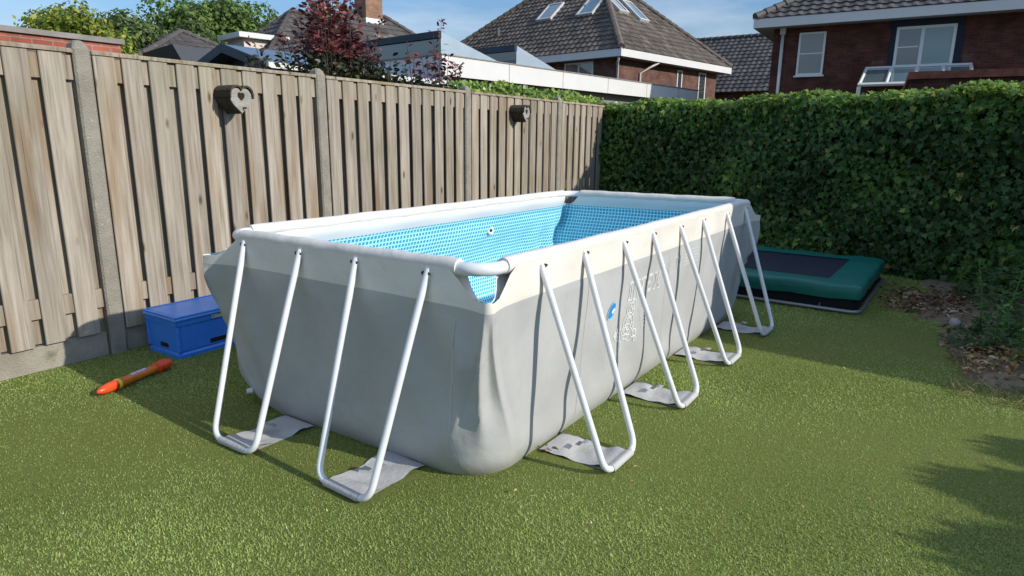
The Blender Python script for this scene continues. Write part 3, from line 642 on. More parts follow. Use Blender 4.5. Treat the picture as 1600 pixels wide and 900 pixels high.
# U-shaped supports with their straps
def uleg(tops, feet, inward, zt):
    """tops/feet: two (x,y); inward: unit vector (2D) pointing to the pool"""
    m = MB(); T = [Vector((a, b, zt_)) for (a, b), zt_ in zip(tops, zt)]; F = [Vector((a, b, .022)) for a, b in feet]
    inn = Vector((inward[0], inward[1], 0)); rad = .0155; br = .075
    pts = []
    def bend(P, Q, R2, n=8):
        u = (P-Q).normalized(); w_ = (R2-Q).normalized(); a = Q+u*br; b = Q+w_*br
        return [(a*(1-t)**2+Q*2*t*(1-t)+b*t*t) for t in [i/n for i in range(n+1)]]
    t0 = T[0]+(T[0]-F[0]).normalized()*.03+inn*.004; t1 = T[1]+(T[1]-F[1]).normalized()*.03+inn*.004
    pts = [t0, t0.lerp(T[0], .6), T[0].lerp(F[0], .04)]+[T[0].lerp(F[0], s) for s in (.2, .4, .6, .8)]+bend(T[0], F[0], F[1])+[F[0].lerp(F[1], .5)]+bend(F[0], F[1], T[1])+[F[1].lerp(T[1], s) for s in (.2, .4, .6, .8)]+[T[1].lerp(F[1], .04), t1.lerp(T[1], .6), t1]
    m.tube(pts, rad, 14); lg = m.build('support_leg', 'tube', pool, smooth=True, auto=60)
    # strap: sheet from under the wall to the foot tube, wrapped round it
    m = MB(); ax = (F[1]-F[0]).normalized(); wd = (F[1]-F[0]).length; a0 = F[0]+ax*.055; a1 = F[1]-ax*.055; K = 16
    prof = []
    dist = .36
    for i in range(K+1):
        s = i/K; prof.append((dist*(1-s)-.0+.02, .010+.006*sin(s*9)+.016*sm(.72, 1, s)))
    # wrap round the tube
    for i in range(9): a = pi/2-i*(pi*1.05)/8; prof.append((-.0-.019*cos(a)*1.0+0.0, .022+.019*sin(a)))
    prof.append((.10, .0045)); prof.append((.17, .004))
    nW = 8; b0 = len(m.v)
    for i, (q, z) in enumerate(prof):
        for j in range(nW+1):
            t = j/nW; flare = 1+.0*(q/dist); p = a0.lerp(a1, t); ctr = (a0+a1)/2
            p = ctr+(p-ctr)*(1+.10*max(0, q)/dist)
            zz = z+(.004*sin(t*7+i*.8+F[0].x*5)+.003*sin(i*1.3+t*3))*(1 if 2 < i < K-1 else 0); zz = max(zz, .004)
            m.v.append((p.x+inn.x*q, p.y+inn.y*q, zz))
    for i in range(len(prof)-1):
        for j in range(nW): c = b0+i*(nW+1)+j; m.face([c, c+1, c+nW+2, c+nW+1])
    st = m.build('foot_strap', 'strap', pool, smooth=True)
    # cut with a turned-up tab, in the middle of the strap
    c = (a0+a1)/2+inn*.21; tx = ax*.024; 
    m = MB(); m.poly([tuple(c-tx+Vector((0,0,.021))), tuple(c+tx+Vector((0,0,.021))), tuple(c+tx+inn*.024+Vector((0,0,.0215))), tuple(c-tx+inn*.024+Vector((0,0,.0215)))]); m.build('strap_slot', 'soffit', pool)
    m = MB(); q = [c-tx, c+tx]; up = [Vector((0,0,.02)), Vector((0,0,.042))-inn*.012, Vector((0,0,.038))-inn*.045]
    b0 = 0
    for uu in up: m.v += [tuple(q[0]+uu), tuple(q[1]+uu)]
    for i in range(2): m.face([2*i, 2*i+1, 2*i+3, 2*i+2])
    m.build('strap_tab', 'strap', pool, smooth=True)
    # dark ellipses paint the shaded slots where the tubes enter the sleeve
    for k in range(2):
        m = MB(); ax2 = Vector((-inn.y, inn.x, 0)); c = T[k]+Vector((0, 0, .012))-inn*.0035
        if inn.y > .5: c += Vector((.012, 0, .004))
        n = 14; b0 = 0; upv = (Vector((0, 0, 1))+inn*.05).normalized(); ring = []
        for i in range(n):
            a = 2*pi*i/n; ring.append(tuple(c+ax2*(.026*cos(a))+upv*(.010*sin(a)*(1+.3*cos(a)))))
        m.v += ring; m.face(range(n)); fr = -inn*.003
        m.build('sleeve_slot', 'slot_dark', pool)
TX = [.358, .74, 1.178, 1.566, 2.002, 2.425, 2.955, 3.43]
FXY = [(.411, -.366), (.722, -.366), (1.295, -.368), (1.618, -.362), (2.171, -.358), (2.493, -.357), (3.003, -.37), (3.317, -.372)]
for k in range(4):
    uleg([(TX[2*k], -.043), (TX[2*k+1], -.043)], [(a, b+.002) for a, b in FXY[2*k:2*k+2]], (0, 1), (.918, .922))
    uleg([(TX[2*k]-.1, WY+.046), (TX[2*k+1]-.1, WY+.046)], [(FXY[2*k][0]-.1, WY+.52), (FXY[2*k+1][0]-.1, WY+.52)], (0, -1), (.918, .922))
for ty, fy in (((1.475, 1.05), ((-.405, 1.37), (-.396, 1.052))), ((.675, .26), ((-.362, .638), (-.368, .310)))):
    uleg([(-.045-.034*ty[0], ty[0]), (-.045-.034*ty[1], ty[1])], list(fy), (1, 0), (.918, .918))
for ty in ((1.4, 1.0), (.68, .28)):
    uleg([(LX+.045-.13*ty[0], ty[0]), (LX+.045-.13*ty[1], ty[1])], [(LX+.36-.13*ty[0], ty[0]-.05), (LX+.36-.13*ty[1], ty[1]+.05)], (-1, 0), (.918, .918))

# surface points of the wall for prints and seams
def side_idx(side):
    n0, n1 = NS; st = {'right': 0, 'far': n0+NA, 'left': n0+n1+2*NA, 'front': 2*n0+n1+3*NA}[side]; return st, (n0 if side in ('right', 'left') else n1)
def wallpt(side, c, z, off=.003):
    """point on the outer wall at x (right side) or y (front) = c, height z"""
    st, n = side_idx(side); nrow = len(WR)-1
    best = None; zt = .963; v = z/zt*nrow; i = min(nrow-1, int(v)); fv = v-i
    def val(j, i_): return WR[i_][(st+j) % len(WR[0])]
    ax = 0 if side == 'right' else 1
    lo = 0
    for j in range(n-1+(NA if side == 'front' else 0)):
        a = val(j, i)[ax]; b = val(j+1, i)[ax]
        if (a-c)*(b-c) <= 0: lo = j; break
    a = val(lo, i)[ax]; b = val(lo+1, i)[ax]; fu = (c-a)/(b-a) if b != a else 0; fu = min(1, max(0, fu))
    p = (Vector(val(lo, i))*(1-fu)+Vector(val(lo+1, i))*fu)*(1-fv)+(Vector(val(lo, i+1))*(1-fu)+Vector(val(lo+1, i+1))*fu)*fv
    p += Vector((0, -off, 0)) if side == 'right' else Vector((-off, 0, 0)); p[ax] = c if side == 'right' else p[ax]; return p
def strokes(name, polys, width, mat, off=.003):
    m = MB()
    for pl in polys:
        pts = []
        for (a, b), (c, e) in zip(pl[:-1], pl[1:]):
            k = max(1, int(math.hypot(c-a, e-b)/.02)); pts += [(a+(c-a)*i/k, b+(e-b)*i/k) for i in range(k)]
        pts.append(pl[-1]); m.ribbon([wallpt('right', a, b, off) for a, b in pts], width, (0, -1, 0))
    return m.build(name, mat, pool)
# lettering INTEX: outlined serif capitals
def outline_letter(ch, x0, z0, w_, h, sl=.12):
    def P(l): return [(x0+a*w_+sl*h*b, z0+b*h) for a, b in l]
    S = {'I': [[(.25,0),(.75,0),(.75,.1),(.62,.12),(.62,.88),(.75,.9),(.75,1),(.25,1),(.25,.9),(.38,.88),(.38,.12),(.25,.1),(.25,0)]],
         'N': [[(.05,0),(.3,0),(.24,.1),(.24,.68),(.78,0),(.86,0),(.86,.9),(.98,1),(.66,1),(.74,.9),(.74,.36),(.25,1),(.04,1),(.12,.9),(.12,.1),(.05,0)]],
         'T': [[(.36,0),(.64,0),(.57,.1),(.57,.9),(.86,.9),(.92,.76),(.95,1),(.05,1),(.08,.76),(.14,.9),(.43,.9),(.43,.1),(.36,0)]],
         'E': [[(.1,0),(.88,0),(.92,.24),(.8,.1),(.36,.1),(.36,.46),(.68,.46),(.68,.56),(.36,.56),(.36,.9),(.8,.9),(.9,.78),(.88,1),(.1,1),(.2,.9),(.2,.1),(.1,0)]],
         'X': [[(.03,0),(.3,0),(.25,.1),(.5,.42),(.72,.1),(.66,0),(.98,0),(.88,.1),(.58,.53),(.82,.9),(.92,1),(.66,1),(.7,.9),(.5,.63),(.32,.9),(.37,1),(.04,1),(.15,.9),(.42,.53),(.12,.1),(.03,0)]]}
    return [P(l) for l in S[ch]]
pl = []; xx = 1.265
for ch in 'INTEX': pl += outline_letter(ch, xx, .590, .092, .10); xx += .075 if ch == 'I' else .102
strokes('lettering', pl, .0065, 'print')
def ring(cx, cz, rx, rz, tilt=0, n=22): 
    return [(cx+rx*cos(2*pi*i/n)*cos(tilt)-rz*sin(2*pi*i/n)*sin(tilt), cz+rx*cos(2*pi*i/n)*sin(tilt)+rz*sin(2*pi*i/n)*cos(tilt)) for i in range(n+1)]
pl = [ring(1.36, .555, .030, .028), ring(1.36, .555, .013, .013), ring(1.33, .53, .04, .04), ring(1.33, .53, .018, .020), ring(1.315, .45, .055, .065), ring(1.315, .45, .028, .034), ring(1.30, .405, .05, .045)]
rs = random.Random(3)
for i in range(15):
    a = rs.uniform(1.14, 1.44); b = rs.uniform(.33, .44); q = rs.uniform(.014, .028); pl += [ring(a, b, q, q*.9), [(a-q*.6, b-q*.2), (a-q*.1, b+q*.5), (a+q*.5, b-q*.3)]]
strokes('bubble_print', pl, .0052, 'print')
pl = [[(1.44+.01*i, .50-.022*i), (1.62, .50-.022*i)] for i in range(6)]
strokes('text_lines', pl, .006, 'print_dim')
pl = [ring(1.95, .695, .07, .045, .3), ring(2.02, .72, .03, .03)]+[[(2.10, .76-.022*i), (2.10+.26-.02*(i % 2), .76-.022*i)] for i in range(5)]
strokes('faded_print', pl, .006, 'print_dim')
def blob(name, cx, cz, rx, rz, tilt, mat, off):
    m = MB(); pts = ring(cx, cz, rx, rz, tilt, 24)[:-1]; m.poly([wallpt('right', a, b, off) for a, b in pts][::-1]); m.build(name, mat, pool)
blob('sticker_rim', 1.068, .580, .062, .036, .62, 'paleblue', .004); blob('sticker', 1.068, .580, .052, .027, .62, 'blueprint', .0055)
blob('sticker_mark', 1.078, .578, .024, .011, .35, 'print', .007)
# vertical welded seams in the fabric
for side, c in (('right', 1.86), ('front', .34), ('right', .80)):
    m = MB(); pts = []
    for i in range(30):
        z = .02+.77*i/29
        if side == 'front': cc = .10+.075*sin(pi*(.84-z)/.95)
        else: cc = c+.006*sin(z*8)
        pts.append(wallpt(side, cc, z, .002))
    m.ribbon(pts, .008 if side == 'front' else .004, (-1, 0, 0) if side == 'front' else (0, -1, 0)); m.build('seam', 'seam', pool)
# return-flow fitting on the inside of the left wall, drain valve on the near-left bottom
def disc(name, c, ax, rad, thick, mat, parent, hole=None):
    m = MB(); c = Vector(c); a = Vector(ax).normalized()
    m.tube([c, c+a*thick*.6, c+a*thick], [rad, rad, rad*.82], 22); o = m.build(name, mat, parent, smooth=True, auto=40)
    if hole: m = MB(); m.tube([c+a*thick*1.02, c+a*(thick*1.02+.003)], hole, 14); m.build('nozzle', 'dark', parent)
    return o
disc('inlet_fitting', (2.30, WY+.075, .725), (-.25, -1, .05), .040, .035, 'frame', pool, hole=.013)
disc('drain_valve', (-.035, 1.60, .09), (-1, .4, 0), .016, .03, 'frame', pool)
for z in (.645, .625): disc('wall_button', (-.055, WY+.075, z), (-1, .6, 0), .004, .005, 'dark', pool)

# ------------------------------------------------------------------ blue crate
cr = thing('storage_crate', 'blue plastic storage crate with closed lid standing against the fence left of the pool', 'crate', (.115, 2.66, 0), radians(2))
m = MB(); A, B, H_ = .62, .40, .30
m.bbox(.006, A-.006, .006, B-.006, .0, .045, .02); m.bbox(.014, A-.014, .014, B-.014, .046, .265, .022)
for (x0, x1, y0, y1) in ((.004, A-.004, .004, .013), (.004, A-.004, B-.013, B-.004), (.004, .013, .004, B-.004), (A-.013, A-.004, .004, B-.004)):
    m.bbox(x0, x1, y0, y1, .228, .262, .003)
for x in (.004, A-.034):
    for y in (.004, B-.034): m.bbox(x+.003, x+.027, y+.003, y+.027, .046, .23, .006)
m.build('box', 'crate', cr)
m = MB(); m.bbox(-.006, A+.006, -.006, B+.006, .266, .286, .012); m.bbox(.02, A-.02, .02, B-.02, .2865, .293, .006)
for x0, x1, y0, y1 in ((-.004, A+.004, -.004, .012), (-.004, A+.004, B-.012, B+.004), (-.004, .012, .013, B-.013), (A-.012, A+.004, .013, B-.013)): m.bbox(x0, x1, y0, y1, .2865, .296, .003)
m.build('lid', 'lid', cr)
m = MB(); m.bbox(.0115, .0138, .14, .235, .058, .088, .001); m.build('handle_opening', 'dark', cr)
m = MB(); m.bbox(.24, .38, .0115, .0138, .058, .088, .001); m.build('handle_opening', 'dark', cr)
m = MB(); m.box(.26, .36, .0025, .0038, .232, .258); m.build('paper_label', 'paper', cr)

# ------------------------------------------------------------------ orange water shooter on the grass
gp = Vector((-.50, 2.40, .034)); gq = Vector((0.0, 2.57, .036)); gd = (gq-gp).normalized(); gl = (gq-gp).length
ws = thing('water_shooter', 'orange tube water shooter with red ends lying on the grass', 'toy', (gp.x, gp.y, 0), world=True)
def seg(a, b, r0, r1, mat, name, n=20):
    m = MB(); N = len(a) if hasattr(a, '__len__') else 0
    m.tube([gp+gd*t for t in a], b, n); return m.build(name, mat, ws, smooth=True, auto=35)
seg([.0, .004, .02, .05, .09, .125, .13], [.003, .010, .018, .026, .030, .031, .029], 0, 0, 'red', 'nose')
seg([.128, .132, .146, .15], [.030, .033, .033, .030], 0, 0, 'yellow', 'collar')
seg([.148, .15, .42, .425], [.024, .028, .027, .024], 0, 0, 'orange', 'barrel')
seg([.42, .425, .445, .45, .465, .47, .50, .505, .525, .53], [.026, .037, .037, .031, .031, .037, .037, .030, .030, .010], 0, 0, 'red', 'handle')
m = MB(); 
for s in range(9):
    pass
sd_ = gd.cross(Vector((0, 0, 1))); upv = sd_.cross(gd)
b0 = 0
for i in range(9):
    t = .23+.11*i/8
    for k in range(5): a = radians(55+k*14); m.v.append(tuple(gp+gd*t+(sd_*cos(a)+upv*sin(a))*.0292))
for i in range(8):
    for k in range(4): c = 5*i+k; m.face([c, c+1, c+6, c+5])
m.build('sticker', 'foil', ws, smooth=True)

# ------------------------------------------------------------------ trampoline
tr = thing('trampoline', 'low rectangular trampoline with green padding and black mat by the ivy hedge', 'trampoline', (5.15, .30, 0), world=True)
TX0, TX1, TY0, TY1, TZ = 4.22, 6.02, -.86, 1.75, .235
def rrect(x0, x1, y0, y1, r, n=6):
    out = []
    for cx, cy, a0 in ((x1-r, y0+r, -pi/2), (x1-r, y1-r, 0), (x0+r, y1-r, pi/2), (x0+r, y0+r, pi)):
        out += [(cx+r*cos(a0+pi/2*i/n), cy+r*sin(a0+pi/2*i/n)) for i in range(n+1)]
    return out
m = MB(); rings = [(.0, .30, TZ+.006), (.0, .16, TZ+.012), (.0, .03, TZ+.010), (0, .004, TZ+.002), (0, -.006, TZ-.012), (0, -.008, TZ-.06), (0, -.002, TZ-.112), (0, .04, TZ-.118)]
prev = None
def inset_ring(e, z, jit=0):
    P = rrect(TX0+e, TX1-e, TY0+e, TY1-e, .05 if e < .2 else .02); out = []
    for i in range(len(P)):
        a = Vector((*P[i], 0)); b = Vector((*P[(i+1) % len(P)], 0)); k = 14 if (b-a).length > .5 else 1
        for j in range(k):
            q = a.lerp(b, j/k); s = 13*q.x+11*q.y; out.append((q.x+jit*.006*sin(s*1.7), q.y+jit*.006*sin(s*2.3), z+jit*.007*sin(s)+jit*.004*sin(s*2.9)))
    return out
for _, e, z in rings:
    R = inset_ring(e, z, 0 if e > .2 else 1); b = len(m.v); m.v += R; n = len(R)
    if prev is not None:
        for j in range(n): k = (j+1) % n; m.face([prev+k, prev+j, b+j, b+k])
    prev = b
m.build('padding', 'pad', tr, smooth=True, auto=55)
m = MB(); m.poly([(x, y, TZ-.004) for x, y in rrect(TX0+.26, TX1-.26, TY0+.26, TY1-.26, .02)]); m.build('jumping_mat', 'mat', tr)
m = MB(); R1 = rrect(TX0+.02, TX1-.02, TY0+.02, TY1-.02, .08); n = len(R1); m.v += [(x, y, .02) for x, y in R1]+[(x, y, TZ-.112) for x, y in R1]
for j in range(n): k = (j+1) % n; m.face([j, k, n+k, n+j])
m.build('side_netting', 'netting', tr)
m = MB(); m.tube([(x, y, .022) for x, y in rrect(TX0-.01, TX1+.01, TY0-.01, TY1+.01, .09)], .018, 8, closed=True); m.build('base_frame', 'steel', tr, smooth=True)
for y in (.35, -.55): 
    m = MB(); m.tube([(TX0-.012, y, .03), (TX0-.012, y, .07)], .006, 8); m.build('bolt', 'steel', tr)

# ------------------------------------------------------------------ ivy hedge along the back
def hx(y):
    q = np.clip((y-.3)/1.5, 0, 1); q = q*q*(3-2*q); p = np.clip((y-1.8)/1.6, 0, 1); p = p*p*(3-2*p)
    return 6.4+.25*(y+.9)+.30*q*(1-p)
HT = 1.985
hedge = thing('ivy_hedge', 'tall dense clipped ivy hedge closing the back of the garden', 'hedge', (6.6, .5, 0), world=True)
HY0, HY1 = -4.6, 3.55
nh = Vector((-1, .25, 0)).normalized()
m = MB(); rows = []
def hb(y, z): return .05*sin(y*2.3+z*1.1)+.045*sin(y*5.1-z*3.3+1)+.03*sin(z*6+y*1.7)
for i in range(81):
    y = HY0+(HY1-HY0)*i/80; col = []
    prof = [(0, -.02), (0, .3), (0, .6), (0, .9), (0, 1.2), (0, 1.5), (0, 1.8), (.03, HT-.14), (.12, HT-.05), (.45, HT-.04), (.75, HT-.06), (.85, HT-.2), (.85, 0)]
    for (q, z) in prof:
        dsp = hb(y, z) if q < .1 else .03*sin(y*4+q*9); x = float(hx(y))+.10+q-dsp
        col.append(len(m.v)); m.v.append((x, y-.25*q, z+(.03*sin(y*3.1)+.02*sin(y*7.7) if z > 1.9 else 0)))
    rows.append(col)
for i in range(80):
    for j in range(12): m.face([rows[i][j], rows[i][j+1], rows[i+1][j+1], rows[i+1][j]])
m.build('dark_core', 'core', hedge, smooth=True)  # near-black hull behind the leaves paints the hedge's shaded inside
n = 21000; y = RNG.uniform(-2.6, HY1, n); z = RNG.uniform(0.0, HT+.0, n); hbv = .05*np.sin(y*2.3+z*1.1)+.045*np.sin(y*5.1-z*3.3+1)+.03*np.sin(z*6+y*1.7)
dep = RNG.beta(2.0, 1.6, n)*.24-.05
C = np.column_stack([hx(y)+.10-hbv-dep, y, z])
nr = np.tile(np.array([nh.x, nh.y-.15, .5]), (n, 1))+RNG.normal(size=(n, 3))*.55; tip = np.tile([0, 0, -1.], (n, 1))+RNG.normal(size=(n, 3))*.45
rn = np.clip(RNG.normal(.42, .2, n)+.22*np.sin(y*3+1)*np.sin(z*4+.5)*(z < 1.6)+.38*np.clip((z-1.55)/.40, 0, 1), 0, .97); rn[RNG.random(n) < .006] = 1  # leaves get brighter towards the top: sunlight put into their tone
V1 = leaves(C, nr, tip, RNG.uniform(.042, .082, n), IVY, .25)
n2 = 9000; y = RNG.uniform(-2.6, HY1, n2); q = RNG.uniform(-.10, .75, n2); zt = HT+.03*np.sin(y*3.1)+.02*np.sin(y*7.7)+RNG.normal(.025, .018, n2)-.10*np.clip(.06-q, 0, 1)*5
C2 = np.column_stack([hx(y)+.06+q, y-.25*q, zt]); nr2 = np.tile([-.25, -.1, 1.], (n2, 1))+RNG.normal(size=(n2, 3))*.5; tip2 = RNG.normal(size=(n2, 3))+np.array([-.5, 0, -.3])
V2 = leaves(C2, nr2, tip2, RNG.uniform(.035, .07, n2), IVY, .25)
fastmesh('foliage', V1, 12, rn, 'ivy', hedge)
fastmesh('top_growth', V2, 12, np.clip(RNG.normal(.5, .25, n2), 0, 1), 'ivytop', hedge)
# ivy creeping along the top of the fence
iv = thing('climbing_ivy', 'bright green ivy strip growing along the top of the far fence', 'ivy', (5.5, 3.4, 1.9), world=True)
n = 2600; x = RNG.uniform(4.0, 7.6, n)**1; dy = RNG.normal(.12, .09, n); dy = np.abs(dy)+.03
hump = .06+.06*np.abs(np.sin(x*2.2))+.05*np.sin(x*5.3+1)**2
zz = 1.90+RNG.random(n)**.8*(hump+.10)
C = np.column_stack([x, FY+FA*x+dy, zz]); V = leaves(C, np.tile([-.3, -.7, .7], (n, 1))+RNG.normal(size=(n, 3))*.5, RNG.normal(size=(n, 3))+np.array([0, -.3, -.4]), RNG.uniform(.03, .06, n), IVY, .2)
fastmesh('leaves', V, 12, RNG.random(n), 'ivytop', iv)
m = MB()
for k in range(8): m.tube([(4.0+.45*k, fl(4)+.1+.02*k % .05, 1.7), (4.2+.45*k, fl(4.2)+.13, 1.96+.02*(k % 3)), (4.7+.45*k, fl(4.7)+.11, 1.98)], .007, 6)
m.build('stems', 'bark', iv)

# ------------------------------------------------------------------ shrubs and trees
def shrub(name, label, cat, base, stems, leafmat, lowmat=None, zlow=2.3, size=(.05, .085), per=60, group=None):
    """stems: list of (foot xy, top xyz, spread, leaves)"""
    t = thing(name, label, cat, base, world=True); m = MB(); C = []; D = []; Rr = []
    for (f, tp, spread, nl) in stems:
        f = Vector((*f, 0)); tp = Vector(tp); mid = f.lerp(tp, .5)+Vector((random.uniform(-.1, .1), random.uniform(-.1, .1), 0))
        pts = [(f*(1-s)**2+mid*2*s*(1-s)+tp*s*s) for s in [i/10 for i in range(11)]]; m.tube(pts, [.016*(1-.85*i/10) for i in range(11)], 6)
        for k in range(nl):
            s = random.uniform(.5, 1)**.8; p = f*(1-s)**2+mid*2*s*(1-s)+tp*s*s; a = random.uniform(0, 2*pi); q = spread*(1-.75*s)*random.random()**.5+.012
            C.append((p.x+cos(a)*q, p.y+sin(a)*q, p.z+random.uniform(-.04, .05))); D.append((cos(a)*.8, sin(a)*.8, random.uniform(.1, 1.0))); Rr.append(random.random())
    m.build('stems', 'bark', t); C = np.array(C); D = np.array(D); N_ = np.cross(D, RNG.normal(size=D.shape)); N_[:, 2] = np.abs(N_[:, 2])+.2
    S = RNG.uniform(size[0], size[1], len(C)); Rr = np.array(Rr)
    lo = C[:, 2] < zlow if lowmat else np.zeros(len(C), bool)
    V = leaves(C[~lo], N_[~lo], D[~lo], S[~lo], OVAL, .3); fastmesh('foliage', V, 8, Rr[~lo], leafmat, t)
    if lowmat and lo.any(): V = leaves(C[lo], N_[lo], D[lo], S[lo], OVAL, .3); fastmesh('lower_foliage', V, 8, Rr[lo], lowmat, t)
    return t
st = []
for k in range(62):
    u = max(-1, min(1.05, random.gauss(0, .52))); x = 3.02+u*1.0; v = random.uniform(-.35, .35); top = 2.90-.62*abs(u+.25)**1.3-random.uniform(0, .45)
    st.append(((2.95+u*.35, 4.15+v*.4), (x, 4.15+v, top), .28, 98))
for x, tz in ((2.68, 3.02), (2.86, 2.98), (2.78, 3.08), (3.45, 2.78), (2.55, 2.85), (3.02, 2.9)): st.append(((2.9, 4.1), (x, 4.1, tz), .07, 70))
shrub('purple_shrub', 'large purple-leaved shrub rising in a dense mass behind the middle of the fence', 'shrub', (2.95, 4.15, 0), st, 'purple', 'purplelow', 2.28)
st = []
for k in range(9): st.append(((4.4, 4.1), (4.40+random.uniform(-.45, .40), 4.1+random.uniform(-.15, .15), 2.25+random.uniform(0, .22)), .16, 70))
for x, tz in ((4.32, 2.72), (4.47, 2.90), (3.85, 2.55), (4.60, 2.5), (4.72, 2.42)): st.append(((4.4, 4.1), (x, 4.1, tz), .055, 42))
shrub('purple_shrub', 'sparse purple-leaved shrub with thin upright shoots right of the dense one', 'shrub', (4.4, 4.1, 0), st, 'purple', 'purplelow', 2.16)

def tree(label, base, height, cr_r, cz, mat, nleaf, ls, seed, blobs=26, squash=.8, group='trees behind the fence', name='broadleaf_tree', lobes=None, trunk_r=.2):
    rs = np.random.default_rng(seed); t = thing(name, label, 'tree', base, group=group, world=True); bx, by, _ = base; m = MB()
    B = []
    for k in range(blobs):
        v = rs.normal(size=3); v /= np.linalg.norm(v); rr = cr_r*rs.uniform(.25, .85); c = np.array([bx, by, cz])+v*np.array([1, 1, squash])*rr; B.append((c, cr_r*rs.uniform(.22, .40)))
    m.tube([(bx, by, -.02), (bx+.05, by, cz*.4), (bx, by+.05, cz-.2*cr_r), (bx, by, cz+.5*cr_r)], [trunk_r, trunk_r*.8, trunk_r*.55, .03], 10)
    for c, q in B[:16]: m.tube([(bx, by, cz-.6*cr_r), ((bx+c[0])/2, (by+c[1])/2, (cz-.3*cr_r+c[2])/2), tuple(c)], [trunk_r*.35, trunk_r*.2, .02], 6)
    m.build('trunk', 'bark', t, smooth=True)
    C = []; N_ = []
    for c, q in B:
        n = int(nleaf/blobs); v = rs.normal(size=(n, 3)); v /= np.linalg.norm(v, axis=1, keepdims=True); rad = q*rs.uniform(.35, 1.12, n)**.6
        C.append(c+v*rad[:, None]*np.array([1.15, 1.15, .8])); N_.append(v*.8+rs.normal(size=(n, 3))*.6+[0, 0, .3])
    C = np.concatenate(C); N_ = np.concatenate(N_); n = len(C)
    V = leaves(C, N_, rs.normal(size=(n, 3))+[0, 0, -.4], rs.uniform(ls*.6, ls*1.3, n), QUAD, .2); fastmesh('crown', V, 4, rs.random(n), mat, t)
    return t
tree('round yellow-green tree above the brick garage at the far left', (4.75, 14.9, 0), 4.2, 1.28, 3.25, 'tree1', 19000, .10, 3, blobs=46, squash=.72, trunk_r=.1)
tree('dull green tree between the yellow-green tree and the tallest tree', (13.7, 29.1, 0), 7.5, 2.5, 5.0, 'tree2', 13000, .22, 5, blobs=30, squash=1.0)
tree('tallest bright green broad tree behind the dark garden house roof', (18.8, 32.4, 0), 9.6, 3.6, 6.0, 'tree3', 22000, .25, 8, blobs=44, squash=.85)

# ------------------------------------------------------------------ buildings
def roof_plane(m, O, U, W, N, u0, u1, vmax, tw=.30, rh=.34, lift=.045, wave=.030):
    """pantiles on a plane: origin O, U along eave, W up the slope, N normal; u0(v),u1(v) limits"""
    O, U, W, N = map(Vector, (O, U, W, N)); R_ = int(vmax/rh)+1
    for r in range(R_):
        v0 = r*rh; v1 = min(vmax, (r+1)*rh); a = u0(v0); b = u1(v0); a1 = u0(v1); b1 = u1(v1)
        lo = min(a, a1); hi = max(b, b1)
        if hi-lo < .05 or v1 <= v0+.01: continue
        k0 = math.floor(lo/tw); k1 = math.ceil(hi/tw)
        for k in range(k0, k1):
            rn = random.random(); prev = None
            for s in range(6):
                u = (k+s/5)*tw; uu = min(max(u, a), b); ut = min(max(u, a1), b1)
                ph = s/5; hgt = wave*(sin(pi*min(1, ph/.6))**.8 if ph < .6 else -.25*sin(pi*(ph-.6)/.4))
                p0 = O+U*uu+W*(v0-.03)+N*(lift+hgt); p1 = O+U*ut+W*v1+N*(.004+hgt*.9); pb = O+U*uu+W*(v0-.03)+N*(-.01)
                cur = (p0, p1, pb)
                if prev is not None and (abs(uu-prev[3]) > 1e-4 or abs(ut-prev[4]) > 1e-4):
                    m.poly([prev[0], cur[0], cur[1], prev[1]], rn); m.poly([prev[2], cur[2], cur[0], prev[0]], rn)
                prev = (*cur, uu, ut)
def ridge_tiles(m, a, b, rad=.13, step=.36):
    a = Vector(a); b = Vector(b); n = max(1, int((b-a).length/step)); pts = []; rr = []
    for i in range(n):
        p = a.lerp(b, i/n); q = a.lerp(b, (i+.93)/n); pts += [p, q]; rr += [rad, rad*.78]
    m.tube(pts, rr, 8)
